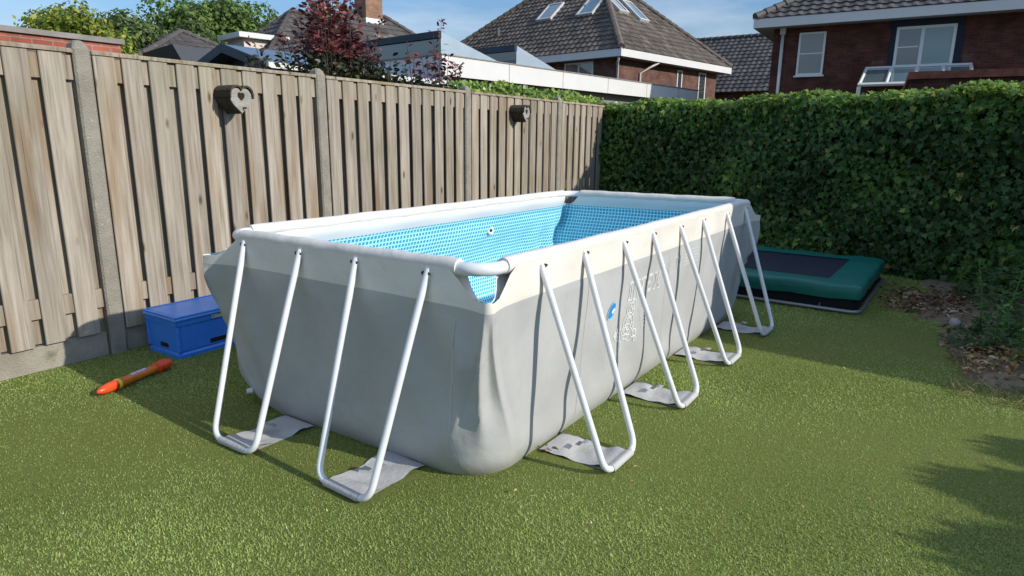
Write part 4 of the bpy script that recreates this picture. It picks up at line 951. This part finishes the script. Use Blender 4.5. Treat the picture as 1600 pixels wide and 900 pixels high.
def hip_house(name, label, O, ang, a, b, ze, tp, wall, tile, over=.5, faces='LR', rh=.34, tw=.30, group='houses beyond the hedge and fence', fascia_h=.30, ridge=.12):
    """eave rectangle [0,a]x[0,b]; L = x=0 face, R = y=0 face"""
    t = thing(name, label, 'house', (O[0], O[1], 0), radians(ang), group); mm = min(a, b)/2; zr = ze+mm*tp
    if a >= b: R1 = (mm, mm, zr); R2 = (a-mm, mm, zr)
    else: R1 = (mm, mm, zr); R2 = (mm, b-mm, zr)
    k = sqrt(1+tp*tp); sl = mm*k
    m = MB(); c = [(over, over), (a-over, over), (a-over, b-over), (over, b-over)]
    m.box(over, a-over, over, b-over, 0, ze-.05); m.build('wall', wall, t)
    m = MB()
    P = [(0, 0, ze), (a, 0, ze), (a, b, ze), (0, b, ze)]
    if a >= b: fs = [[P[0], P[1], R2, R1], [P[1], P[2], R2], [P[2], P[3], R1, R2], [P[3], P[0], R1]]
    else: fs = [[P[0], P[1], R1], [P[1], P[2], R2, R1], [P[2], P[3], R2], [P[3], P[0], R1, R2]]
    for f in fs: m.poly([(x, y, z-.015) for x, y, z in f], .3)
    if 'L' in faces:   # x=0 plane, eave along y
        roof_plane(m, (0, 0, ze), (0, 1, 0), (1/k, 0, tp/k), (-tp/k, 0, 1/k), lambda v: v/k, (lambda v: b-v/k), sl, tw, rh)
    if 'R' in faces:
        roof_plane(m, (0, 0, ze), (1, 0, 0), (0, 1/k, tp/k), (0, -tp/k, 1/k), lambda v: v/k, (lambda v: a-v/k), sl, tw, rh)
    if 'B' in faces:   # y=b plane
        roof_plane(m, (a, b, ze), (-1, 0, 0), (0, -1/k, tp/k), (0, tp/k, 1/k), lambda v: v/k, (lambda v: a-v/k), sl, tw, rh)
    rf = m.build('roof', tile, t)
    m = MB(); up = .05
    def u3(p): return (p[0], p[1], p[2]+up)
    for s_, e_ in ((P[0], R1), (P[1], R2 if a >= b else R1), (P[2], R2), (P[3], R1 if a >= b else R2), (R1, R2)): 
        if (Vector(s_)-Vector(e_)).length > .2: ridge_tiles(m, u3(s_), u3(e_), ridge)
    m.build('ridge_tiles', tile, rf)
    m = MB(); f = fascia_h
    for x0, x1, y0, y1 in ((-.03, a+.03, -.03, -.0), (-.03, a+.03, b, b+.03), (-.03, 0, .0, b), (a, a+.03, 0, b)): m.box(x0, x1, y0, y1, ze-f, ze+.02)
    m.build('fascia', 'fascia', t)
    m = MB(); m.box(.0, over, .0, b, ze-f+.01, ze-f+.03); m.box(a-over, a, 0, b, ze-f+.01, ze-f+.03); m.box(over, a-over, 0, over, ze-f+.01, ze-f+.03); m.box(over, a-over, b-over, b, ze-f+.01, ze-f+.03)
    m.build('soffit', 'soffit', t)
    return t
def window(t, face, off, c0, c1, z0, z1, splits=(), glassmat='glass', bars=(), fw=.07, frame='frame', name='window', glassmats=None):
    """window on plane x=off ('L', c=y) or y=off ('R', c=x) facing outward (negative)"""
    def T(v):
        return Vector((off+v.y, v.x, v.z)) if face == 'L' else Vector((v.x, off+v.y, v.z))
    m = MB(); e = [c0]+list(splits)+[c1]
    m.box(c0, c1, -.03, .02, z0, z0+fw, T=T); m.box(c0, c1, -.03, .02, z1-fw, z1, T=T)
    for i, c in enumerate(e):
        a = c if i == 0 else (c-fw if i == len(e)-1 else c-fw*.6); b = a+(fw if i in (0, len(e)-1) else fw*1.2); m.box(a, b, -.032, .02, z0+fw, z1-fw, T=T)
    for z, sp in bars: m.box(e[sp]+fw, e[sp+1]-fw*.6, -.022, .018, z-.018, z+.018, T=T)
    f = m.build(name, frame, t)
    for i in range(len(e)-1):
        m = MB(); m.box(e[i]+.03, e[i+1]-.03, -.012, -.008, z0+.03, z1-.03, T=T); m.build('pane', (glassmats[i] if glassmats else glassmat), f)
    m = MB(); m.box(c0-.05, c1+.05, -.07, -.0, z0-.05, z0-.003, T=T); m.build('sill', frame, f)
    return f
def pipe(t, pts, r=.045):
    m = MB(); m.tube(pts, r, 10); return m.build('downpipe', 'pipe', t, smooth=True)

# house A, the big hipped roof in the middle
hA = hip_house('hipped_house', 'brown-red brick house with large steep hipped tile roof and white fascia, middle of the skyline', (22.78, 10.63), -9, 9.5, 12.4, 5.02, .88, 'brickA', 'tileA', ridge=.15)
window(hA, 'L', .498, 1.72, 3.30, 3.60, 4.68, (2.50,), bars=((4.1, 0),), glassmat='blindglass')
pipe(hA, [(.05, .12, 4.70), (.22, .3, 4.5), (.44, .44, 4.38), (.44, .44, .0)])
pipe(hA, [(2.9, .05, 4.70), (2.55, .25, 4.5), (2.11, .44, 4.25), (2.11, .44, 0)])
window(hA, 'R', .498, 5.2, 5.66, 2.2, 4.62, glassmat='glass'); window(hA, 'R', .498, 7.2, 7.9, 2.2, 4.66, glassmat='glass')
def skylight(t, face, c, s, w_, h, tp, ze):
    """roof window lying on the L (x=0) or R (y=0) plane at eave-coordinate c and slope distance s"""
    k = sqrt(1+tp*tp); 
    U = Vector((0, 1, 0)) if face == 'L' else Vector((1, 0, 0)); W = Vector((1/k, 0, tp/k)) if face == 'L' else Vector((0, 1/k, tp/k)); N = Vector((-tp/k, 0, 1/k)) if face == 'L' else Vector((0, -tp/k, 1/k))
    O = Vector((0, 0, ze))+U*c+W*s; T = lambda v: O+U*v.x+W*v.y+N*v.z
    m = MB()
    for x0, x1, y0, y1 in ((0, w_, 0, .09), (0, w_, h-.09, h), (0, .09, .09, h-.09), (w_-.09, w_, .09, h-.09)): m.box(x0, x1, y0, y1, .03, .15, T=T)
    f = m.build('skylight', 'pipe', t); m = MB(); m.box(.07, w_-.07, .07, h-.07, .10, .125, T=T); m.build('pane', 'aquaglass', f)
skylight(hA, 'L', 5.55, 2.85, .95, 1.3, .88, 5.02); skylight(hA, 'L', 3.05, 2.75, .95, 1.3, .88, 5.02)
skylight(hA, 'R', 2.75, 2.9, .75, 1.3, .88, 5.02); skylight(hA, 'R', 4.0, 2.55, .75, 1.5, .88, 5.02)
def ventpipe(t, p, h=.5, r=.09):
    m = MB(); m.tube([p, (p[0], p[1], p[2]+h)], r, 10); m.build('vent_pipe', 'tileB', t)
ventpipe(hA, (1.6, 8.6, 6.25), .55); ventpipe(hA, (3.2, 6.4, 7.5), .5)

# house B on the right
hB = hip_house('brick_house', 'dark red brick house with dark tile roof and white fascia at the right edge', (20.95, -8.9), 4, 8, 13.65, 5.17, .62, 'brickB', 'tileB', faces='LB', ridge=.14, fascia_h=.27)
window(hB, 'L', .498, 11.62, 12.38, 3.48, 4.74, bars=((4.12, 0),), glassmat='blindglass', fw=.06)
window(hB, 'L', .498, 8.30, 9.76, 3.60, 4.72, (9.10,), glassmats=['aquaglass', 'blindglass'], bars=((4.16, 1),), fw=.075)
m = MB(); m.box(.455, .497, 8.15, 9.95, 4.725, 4.90); m.box(.47, .497, 8.12, 8.295, 3.55, 4.72); m.box(.47, .497, 9.765, 9.9, 3.55, 4.72); m.build('window_surround', 'mat', hB)
pipe(hB, [(.43, 12.86, 4.92), (.43, 12.86, 0)], .05)
m = MB(); m.box(.36, .46, 12.78, 12.94, 4.72, 4.9); m.build('pipe_head', 'pipe', hB)
# glazed veranda roof leaning on house B
vr = thing('veranda', 'white-framed glass veranda roof in front of the dark brick house', 'veranda', (20.95, -8.9, 0), radians(4))
va, vb = (.42, 3.60), (-1.6, 3.0); V0, V1 = 7.85, 10.42
m = MB()
ys = [V0+(V1-V0)*i/4 for i in range(5)]
for yy in ys: m.tube([(va[0], yy, va[1]), (vb[0], yy, vb[1])], .045, 4)
m.tube([(va[0], V0-.03, va[1]), (va[0], V1+.03, va[1])], .05, 4); m.tube([(vb[0], V0-.03, vb[1]), (vb[0], V1+.03, vb[1])], .05, 4)
for yy in (V0, V1): m.tube([(vb[0], yy, vb[1]-.05), (vb[0], yy, 0)], .05, 4)
m.build('frame', 'frame', vr)
for i in range(4):
    m = MB(); m.poly([(va[0], ys[i]+.04, va[1]), (va[0], ys[i+1]-.04, va[1]), (vb[0], ys[i+1]-.04, vb[1]), (vb[0], ys[i]+.04, vb[1])][::-1]); m.build('glass_panel', 'aquaglass', vr)

# house C: plain tiled slope between A and B
hC = thing('tiled_house', 'house with a plain dark tiled roof seen in the gap between two larger houses', 'house', (33, 4, 0), 0, 'houses beyond the hedge and fence')
m = MB(); m.box(.3, 7.7, 0, 9.8, 0, 3.9); m.build('wall', 'brickA', hC)
m = MB(); k = sqrt(1+.8**2); m.poly([(0, -.3, 3.9), (4, -.3, 7.1), (4, 10.1, 7.1), (0, 10.1, 3.9)][::-1], .3); m.poly([(8, -.3, 3.9), (4, -.3, 7.1), (4, 10.1, 7.1), (8, 10.1, 3.9)], .3)
for yy in (-.2, 10.0): m.poly([(.2, yy, 3.85), (7.8, yy, 3.85), (4, yy, 7.05)], .3)
roof_plane(m, (0, -.3, 3.92), (0, 1, 0), (1/k, 0, .8/k), (-.8/k, 0, 1/k), lambda v: 0, lambda v: 10.4, 4*k, .3, .34)
rf = m.build('roof', 'tileB', hC); m = MB(); ridge_tiles(m, (4, -.3, 7.16), (4, 10.1, 7.16), .13); m.build('ridge_tiles', 'tileB', rf)

# D: flat-roofed extension with white fascia and zinc roof wedges
D_ = thing('flat_roof_extension', 'single-storey flat-roofed building with a long white fascia behind the fence', 'building', (9.8, 8.74, 0), radians(-5.5))
m = MB(); m.box(.35, 13, .35, 6, 0, 2.88); m.build('wall', 'greywall', D_)
m = MB(); m.box(.0, 13.3, .0, .03, 2.86, 3.30); m.box(0, .03, .031, 6.3, 2.86, 3.30); m.box(13.27, 13.3, .031, 6.3, 2.86, 3.30); m.box(.031, 13.26, 6.27, 6.3, 2.86, 3.30); m.build('fascia', 'fascia', D_)
m = MB()
for x in (2.35, 4.66, 7.0, 9.4, 11.7): m.box(x-.008, x+.008, -.004, -.001, 2.865, 3.295)
m.build('panel_joint', 'coping', D_)
m = MB(); m.box(-.02, 13.32, -.02, .06, 3.302, 3.33); m.box(-.02, .06, .061, 6.3, 3.302, 3.33); m.build('roof_trim', 'coping', D_)
m = MB(); m.box(.03, 13.27, .03, 6.27, 3.20, 3.27); m.build('roof_deck', 'bitumen', D_)
m = MB(); m.box(.04, 13.26, .04, .34, 2.89, 2.91); m.build('soffit', 'soffit', D_)
m = MB(); m.box(1.0, 4.2, .30, .345, 0.05, 2.3); m.build('garage_door', 'soffit', D_); m = MB(); m.box(5.2, 7.6, .30, .345, 0.3, 2.35); m.build('window_band', 'glass', D_)
for xa, ln, yb, hh in ((.04, 2.0, 3.6, .48), (2.70, 1.75, 2.6, .47)):
    m = MB(); y0 = .07; z0 = 3.33
    m.poly([(xa, y0, z0), (xa+ln, y0, z0), (xa, y0, z0+hh)], .5); m.poly([(xa, yb, z0), (xa, yb, z0+hh), (xa+ln, yb, z0)], .5); m.poly([(xa+ln, y0, z0), (xa+ln, yb, z0), (xa, yb, z0+hh), (xa, y0, z0+hh)], .5)
    wg = m.build('roof_wedge', 'zinc', D_)
    m = MB(); m.box(xa-.03, xa, y0, yb, z0, z0+hh-.14); m.build('clerestory', 'glass', wg); m = MB(); m.box(xa-.10, xa+.0, y0-.02, yb, z0+hh-.139, z0+hh+.01); m.build('edge_trim', 'navy', wg)

# G: brick garage at the far left with stone coping
G_ = thing('brick_garage', 'orange-red brick garage wall with grey coping at the far left', 'garage', (-5.5, 7.92, 0))
m = MB(); m.box(0, 7.94, 0, 5, 0, 2.62); m.build('wall', 'brickG', G_); m = MB(); m.box(-.04, 7.98, -.04, 5.04, 2.622, 2.685); m.build('coping', 'coping', G_)

# F: garden house with low dark-blue gabled roof
F_ = thing('garden_house', 'low garden house with blue-grey gabled roof behind the fence', 'garden house', (4.6, 7.9, 0), radians(-3))
def slab(m, A_, B_, x0, x1, th=.11):
    """roof slab across y (A_ = (y,z) to B_), running along x"""
    (y0, z0), (y1, z1) = A_, B_; P = [(x0, y0, z0), (x1, y0, z0), (x1, y1, z1), (x0, y1, z1)]; Q = [(x, y, z-th) for x, y, z in P]; b = len(m.v); m.v += P+Q
    for q in ((0,1,2,3),(7,6,5,4),(0,4,5,1),(1,5,6,2),(2,6,7,3),(3,7,4,0)): m.face([b+i for i in q], .5)
m = MB(); m.box(.3, 4.2, .25, 2.25, 0, 2.45); m.prism([(.25, 2.45), (2.25, 2.45), (1.25, 2.82)], lambda v: Vector((.3+v.z, v.x, v.y)), 3.9); m.build('wall', 'navy', F_)
m = MB(); slab(m, (0, 2.62), (1.249, 2.97), 0, 4.4, .05); slab(m, (1.251, 2.97), (2.5, 2.62), 0, 4.4, .05); rf = m.build('roof', 'bluemetal', F_)
m = MB(); slab(m, (-.01, 2.625), (1.249, 2.982), -.03, -.002, .15); slab(m, (1.251, 2.982), (2.51, 2.625), -.03, -.002, .15); m.build('verge_board', 'navy', rf)
m = MB(); m.box(.0, 4.4, -.09, -.012, 2.52, 2.61); m.build('gutter', 'fascia', rf)
m = MB()
for x in (1.1, 2.2, 3.3): m.box(x-.012, x+.012, .0, .01, 2.63, 2.64)
m.build('roof_seam', 'navy', rf) if False else None
F2 = thing('low_shed', 'small dark navy shed roof left of the blue-grey gabled roof', 'shed', (4.9, 10.9, 0), radians(-12))
m = MB(); m.box(0, 2.0, .1, 1.8, 0, 2.75); m.build('wall', 'navy', F2)
m = MB(); P = [(-.15, -.05, 3.10), (2.2, -.05, 2.98), (2.2, 2.0, 2.98), (-.15, 2.0, 3.10)]; Q = [(-.0 if i in (0, 3) else x, y, z-.3) for i, (x, y, z) in enumerate(P)]; m.v += P+Q
for q in ((0,1,2,3),(7,6,5,4),(0,4,5,1),(1,5,6,2),(2,6,7,3),(3,7,4,0)): m.face(q, .5)
m.build('roof', 'navy', F2)

# E: farther houses at the left
def far_house(name, label, O, a, b, ze, tp, ch=None, dormer=False):
    t = hip_house(name, label, O, -9, a, b, ze, tp, 'brickA', 'tileE', faces='LR', rh=.4, tw=.34, ridge=.12, fascia_h=.2)
    for (x, y, z0, z1, s) in (ch or []):
        m = MB(); m.box(x-s, x+s, y-s, y+s, z0+.0, z1); cm = m.build('chimney', 'brickC', t)
        m = MB(); m.box(x-s-.05, x+s+.05, y-s-.05, y+s+.05, z1+.002, z1+.09); m.build('chimney_cap', 'coping', cm)
        m = MB(); m.box(x-s-.025, x+s+.025, y-s-.025, y+s+.025, z0-.1, z0+.12); m.build('flashing', 'frame', cm)
        m = MB(); m.tube([(x, y, z1+.09), (x, y, z1+.28)], .07, 8); m.build('flue', 'steel', cm)
    return t
hE1 = far_house('dormer_house', 'distant house with dark hipped roof and a white dormer, left of the purple shrub', (16.0, 24.3), 9, 6, 4.6, .92, [(4.6, 3.0, 6.9, 7.9, .36)])
m = MB(); m.box(-.1, 1.75, 1.6, 3.3, 4.62, 5.7); dm = m.build('dormer', 'pale', hE1)
m = MB(); m.box(-.42, 1.95, 1.3, 3.6, 5.702, 5.92); m.build('dormer_roof', 'fascia', dm)
m = MB(); m.box(-.125, -.102, 1.95, 2.95, 4.85, 5.5); m.build('dormer_frame', 'frame', dm); m = MB(); m.box(-.15, -.127, 2.1, 2.8, 4.95, 5.42); m.build('dormer_pane', 'glass', dm)
hE2 = far_house('chimney_house', 'distant house with dark hipped roof and tall brick chimney behind the purple shrub', (15.3, 19.6), 8, 6, 4.45, .80, [(4.15, 2.9, 6.5, 7.75, .44)])
hE3 = far_house('small_house', 'small distant dark pyramid roof under the green trees at the left', (10.4, 24.3), 6, 6, 4.05, .55)

# brown-red wall top just behind the hedge on the right
rw = thing('brick_shed', 'low brown-red brick shed whose flat top shows above the hedge at right', 'shed', (11.4, -8, 0), radians(6))
m = MB(); m.box(0, 3, 0, 7.55, 0, 2.46); m.build('wall', 'brickB', rw); m = MB(); m.box(-.05, 3.05, -.05, 7.6, 2.462, 2.575); m.build('coping', pmat('red_brown_tiles', (.30, .10, .065), .8, .2, var=.5, vscale=7), rw)

# ------------------------------------------------------------------ things outside the frame that throw the garden's shade
gs = thing('shade_occluder', 'unseen flat-roofed occluder right of the picture, shaped to cast the shade on the garden', 'shed', (3.53, -7.2, 0), radians(-3))  # unseen block, sized so its roof edge casts the shade line
m = MB(); m.box(0, 6.5, .1, 3.9, 0, 2.5); m.build('wall', 'navy', gs); m = MB(); m.box(-.15, 6.6, 0, 4.05, 2.50, 2.62); m.build('roof', 'bitumen', gs)
def bush(label, x, y, h, w_, seed):
    rs = np.random.default_rng(seed); t = thing('garden_bush', label, 'bush', (x, y, 0), group='bushes right of the picture', world=True); n = 4200
    m = MB()
    for k in range(7): a = k*.9; m.tube([(x, y, 0), (x+.3*w_*cos(a), y+.3*w_*sin(a), h*.5), (x+.7*w_*cos(a), y+.7*w_*sin(a), h*.85)], [.02, .014, .005], 6)
    m.build('stems', 'bark', t)
    zz = rs.uniform(.05, 1, n); a = rs.uniform(0, 2*pi, n); q = w_*np.sqrt(rs.random(n))*np.sqrt(np.clip(1-(zz-.35)**2/.45, .02, 1))
    C = np.column_stack([x+q*np.cos(a), y+q*np.sin(a), zz*h]); V = leaves(C, rs.normal(size=(n, 3)), rs.normal(size=(n, 3))+[0, 0, .5], rs.uniform(.06, .11, n), OVAL, .2)
    fastmesh('foliage', V, 8, rs.random(n), 'tree2', t)
for k, (x, h, w_) in enumerate(((-.75, 1.72, .6), (-.1, 1.66, .6), (.5, 1.60, .55), (1.05, 1.62, .5), (1.55, 1.52, .48))):
    bush('leafy green bush at the right garden border outside the picture, '+['first', 'second', 'third', 'fourth', 'fifth'][k]+' from the camera', x+.72, -5.05, h, w_, 40+k)

# ------------------------------------------------------------------ the planted corner at the right
def weed(x, y, h, seed, mat='weed', label='', nl=70):
    rs = np.random.default_rng(seed); t = thing('weed_plant', label, 'plant', (x, y, .02), group='weeds in the soil bed', world=True); m = MB()
    lean = rs.normal(size=2)*.08*h; tp = (x+lean[0], y+lean[1], h); m.tube([(x, y, .0), (x+lean[0]*.4, y+lean[1]*.4, h*.5), tp], [.005, .004, .002], 6); m.build('stem', mat, t)
    s = np.sort(rs.uniform(.12, 1, nl)); a = np.arange(nl)*2.4+rs.normal(size=nl)*.3
    C = np.column_stack([x+lean[0]*s, y+lean[1]*s, h*s]); D = np.column_stack([np.cos(a), np.sin(a), rs.uniform(.15, .7, nl)+1.2*(s > .9)]); N_ = np.column_stack([-.3*np.cos(a), -.3*np.sin(a), np.ones(nl)])+rs.normal(size=(nl, 3))*.25
    NAR = [(0,0),(.09,.25),(.10,.55),(0,1),(-.10,.55),(-.09,.25)]
    V = leaves(C, N_, D, rs.uniform(.05, .10, nl)*(1.15-.5*s), NAR, .3); fastmesh('leaves', V, 6, rs.random(nl), mat, t)
spots = [(3.62, -1.80, .36, 'tall narrow-leaved green weed nearest the lawn edge'), (3.95, -1.96, .42, 'tall narrow-leaved weed at the right picture edge in the bed'), (4.35, -1.88, .46, 'tallest pale green weed in the middle of the bed'),
         (4.9, -1.75, .38, 'bushy weed beside the leaf litter in the shade'), (3.35, -1.93, .24, 'short green weed in front of the taller weeds'), (5.4, -1.95, .42, 'dark weed near the hedge foot'),
         (5.75, -1.55, .30, 'light weed sprig right against the hedge foot'), (4.15, -1.72, .22, 'low weed between the two tallest weeds'), (3.15, -2.02, .14, 'small bright weed tuft at the sunny bed edge')]
for i, (x, y, h, lb) in enumerate(spots): weed(x, y, h*1.3, 60+i, 'weed', lb, 70)
# low ground cover in deep shade
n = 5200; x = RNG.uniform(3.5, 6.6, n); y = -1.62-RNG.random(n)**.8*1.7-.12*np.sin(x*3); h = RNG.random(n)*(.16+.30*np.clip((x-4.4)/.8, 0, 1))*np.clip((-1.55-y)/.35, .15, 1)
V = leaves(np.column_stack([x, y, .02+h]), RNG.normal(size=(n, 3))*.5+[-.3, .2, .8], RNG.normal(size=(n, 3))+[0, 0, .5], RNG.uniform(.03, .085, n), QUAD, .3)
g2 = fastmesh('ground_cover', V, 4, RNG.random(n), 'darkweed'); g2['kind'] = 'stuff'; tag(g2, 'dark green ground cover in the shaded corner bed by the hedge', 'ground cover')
def litter(name, label, pts, size, mat):
    n = len(pts); V = leaves(pts, RNG.normal(size=(n, 3))*.35+[0, 0, 1], RNG.normal(size=(n, 3)), RNG.uniform(size[0], size[1], n), OVAL, .5)
    o = fastmesh(name, V, 8, RNG.random(n), mat); o['kind'] = 'stuff'; tag(o, label, name.replace('_', ' ')); return o
n = 620; u = RNG.random(n); x = 4.55+1.15*RNG.beta(1.6, 1.8, n); y = -1.02-.62*u+RNG.normal(size=n)*.05+.03*(x-4.6)
litter('leaf_litter', 'brown dead leaves heaped between the trampoline and the soil bed', np.column_stack([x, y, RNG.uniform(.006, .06, n)]), (.03, .065), 'deadleaf')
n = 330; x = 2.9+.7*RNG.random(n); y = -1.66-.42*RNG.random(n); 
litter('straw_litter', 'bright dry orange-brown leaves and straw at the sunny bed corner', np.column_stack([x, y, RNG.uniform(.02, .09, n)]), (.025, .07), 'straw')
n = 480; x = RNG.uniform(2.85, 5.8, n); y = np.array([bed_edge(a) for a in x])-RNG.random(n)*.42+.03
litter('scattered_leaves', 'scattered dead leaves along the ragged edge of the soil bed', np.column_stack([x, y, RNG.uniform(.02, .07, n)]), (.025, .06), 'deadleaf')
n = 1500; x = RNG.uniform(2.5, 3.5, n); y = -1.60-.45*RNG.random(n)-.05*np.sin(x*9)
V = leaves(np.column_stack([x, y, np.full(n, .01)]), RNG.normal(size=(n, 3)), RNG.normal(size=(n, 3))*[1, 1, .3]+[0, 0, .5], RNG.uniform(.03, .08, n), [(0,0),(.04,.3),(0,1),(-.04,.3)], .2)
o = fastmesh('dry_grass', V, 4, RNG.random(n), 'drygrass'); o['kind'] = 'stuff'; tag(o, 'dry yellowish grass wisps at the turf edge by the bed', 'dry grass')
def rock(name, label, c, s, seed, mat='stone'):
    rs = random.Random(seed); m = MB(); n = 10; k = 6; b = 0; ph = [rs.uniform(0, 6) for _ in range(3)]
    for i in range(k+1):
        t = pi*i/k
        for j in range(n):
            a = 2*pi*j/n; q = 1+.18*sin(2*a+ph[0])+.12*sin(3*a+t*2+ph[1]); m.v.append((c[0]+s[0]*q*sin(t)*cos(a), c[1]+s[1]*q*sin(t)*sin(a), c[2]+s[2]*cos(t)))
    for i in range(k):
        for j in range(n): l = (j+1) % n; m.face([i*n+j, (i+1)*n+j, (i+1)*n+l, i*n+l])
    return tag(m.build(name, mat, None, smooth=True, loc=(c[0], c[1], 0)), label, 'stone', 'stones in the soil bed')
rock('stone', 'pale grey stone lying at the edge of the dead leaves', (4.22, -1.56, .05), (.055, .05, .045), 1)
rock('stone', 'flat dark grey stone half sunk at the sunny bed corner', (2.98, -1.95, .02), (.10, .07, .025), 2, 'coping')
# small bits lying on the turf
n = 46; x = RNG.uniform(-1.1, 3.0, n); y = RNG.uniform(-1.9, 0, n)
bits = litter('turf_debris', 'tiny pale leaf bits scattered over the artificial turf', np.column_stack([x, y, np.full(n, .021)]), (.010, .022), 'straw')
m = MB(); o = litter('dead_leaf', 'curled brown leaf lying at the pool foot below the near corner', np.array([[.44, -.03, .02], [.46, -.02, .035], [.48, -.035, .02]]), (.04, .05), 'deadleaf')

for o in bpy.data.objects:
    if '_w' in o.keys(): del o['_w']
print('objects', len(bpy.data.objects))
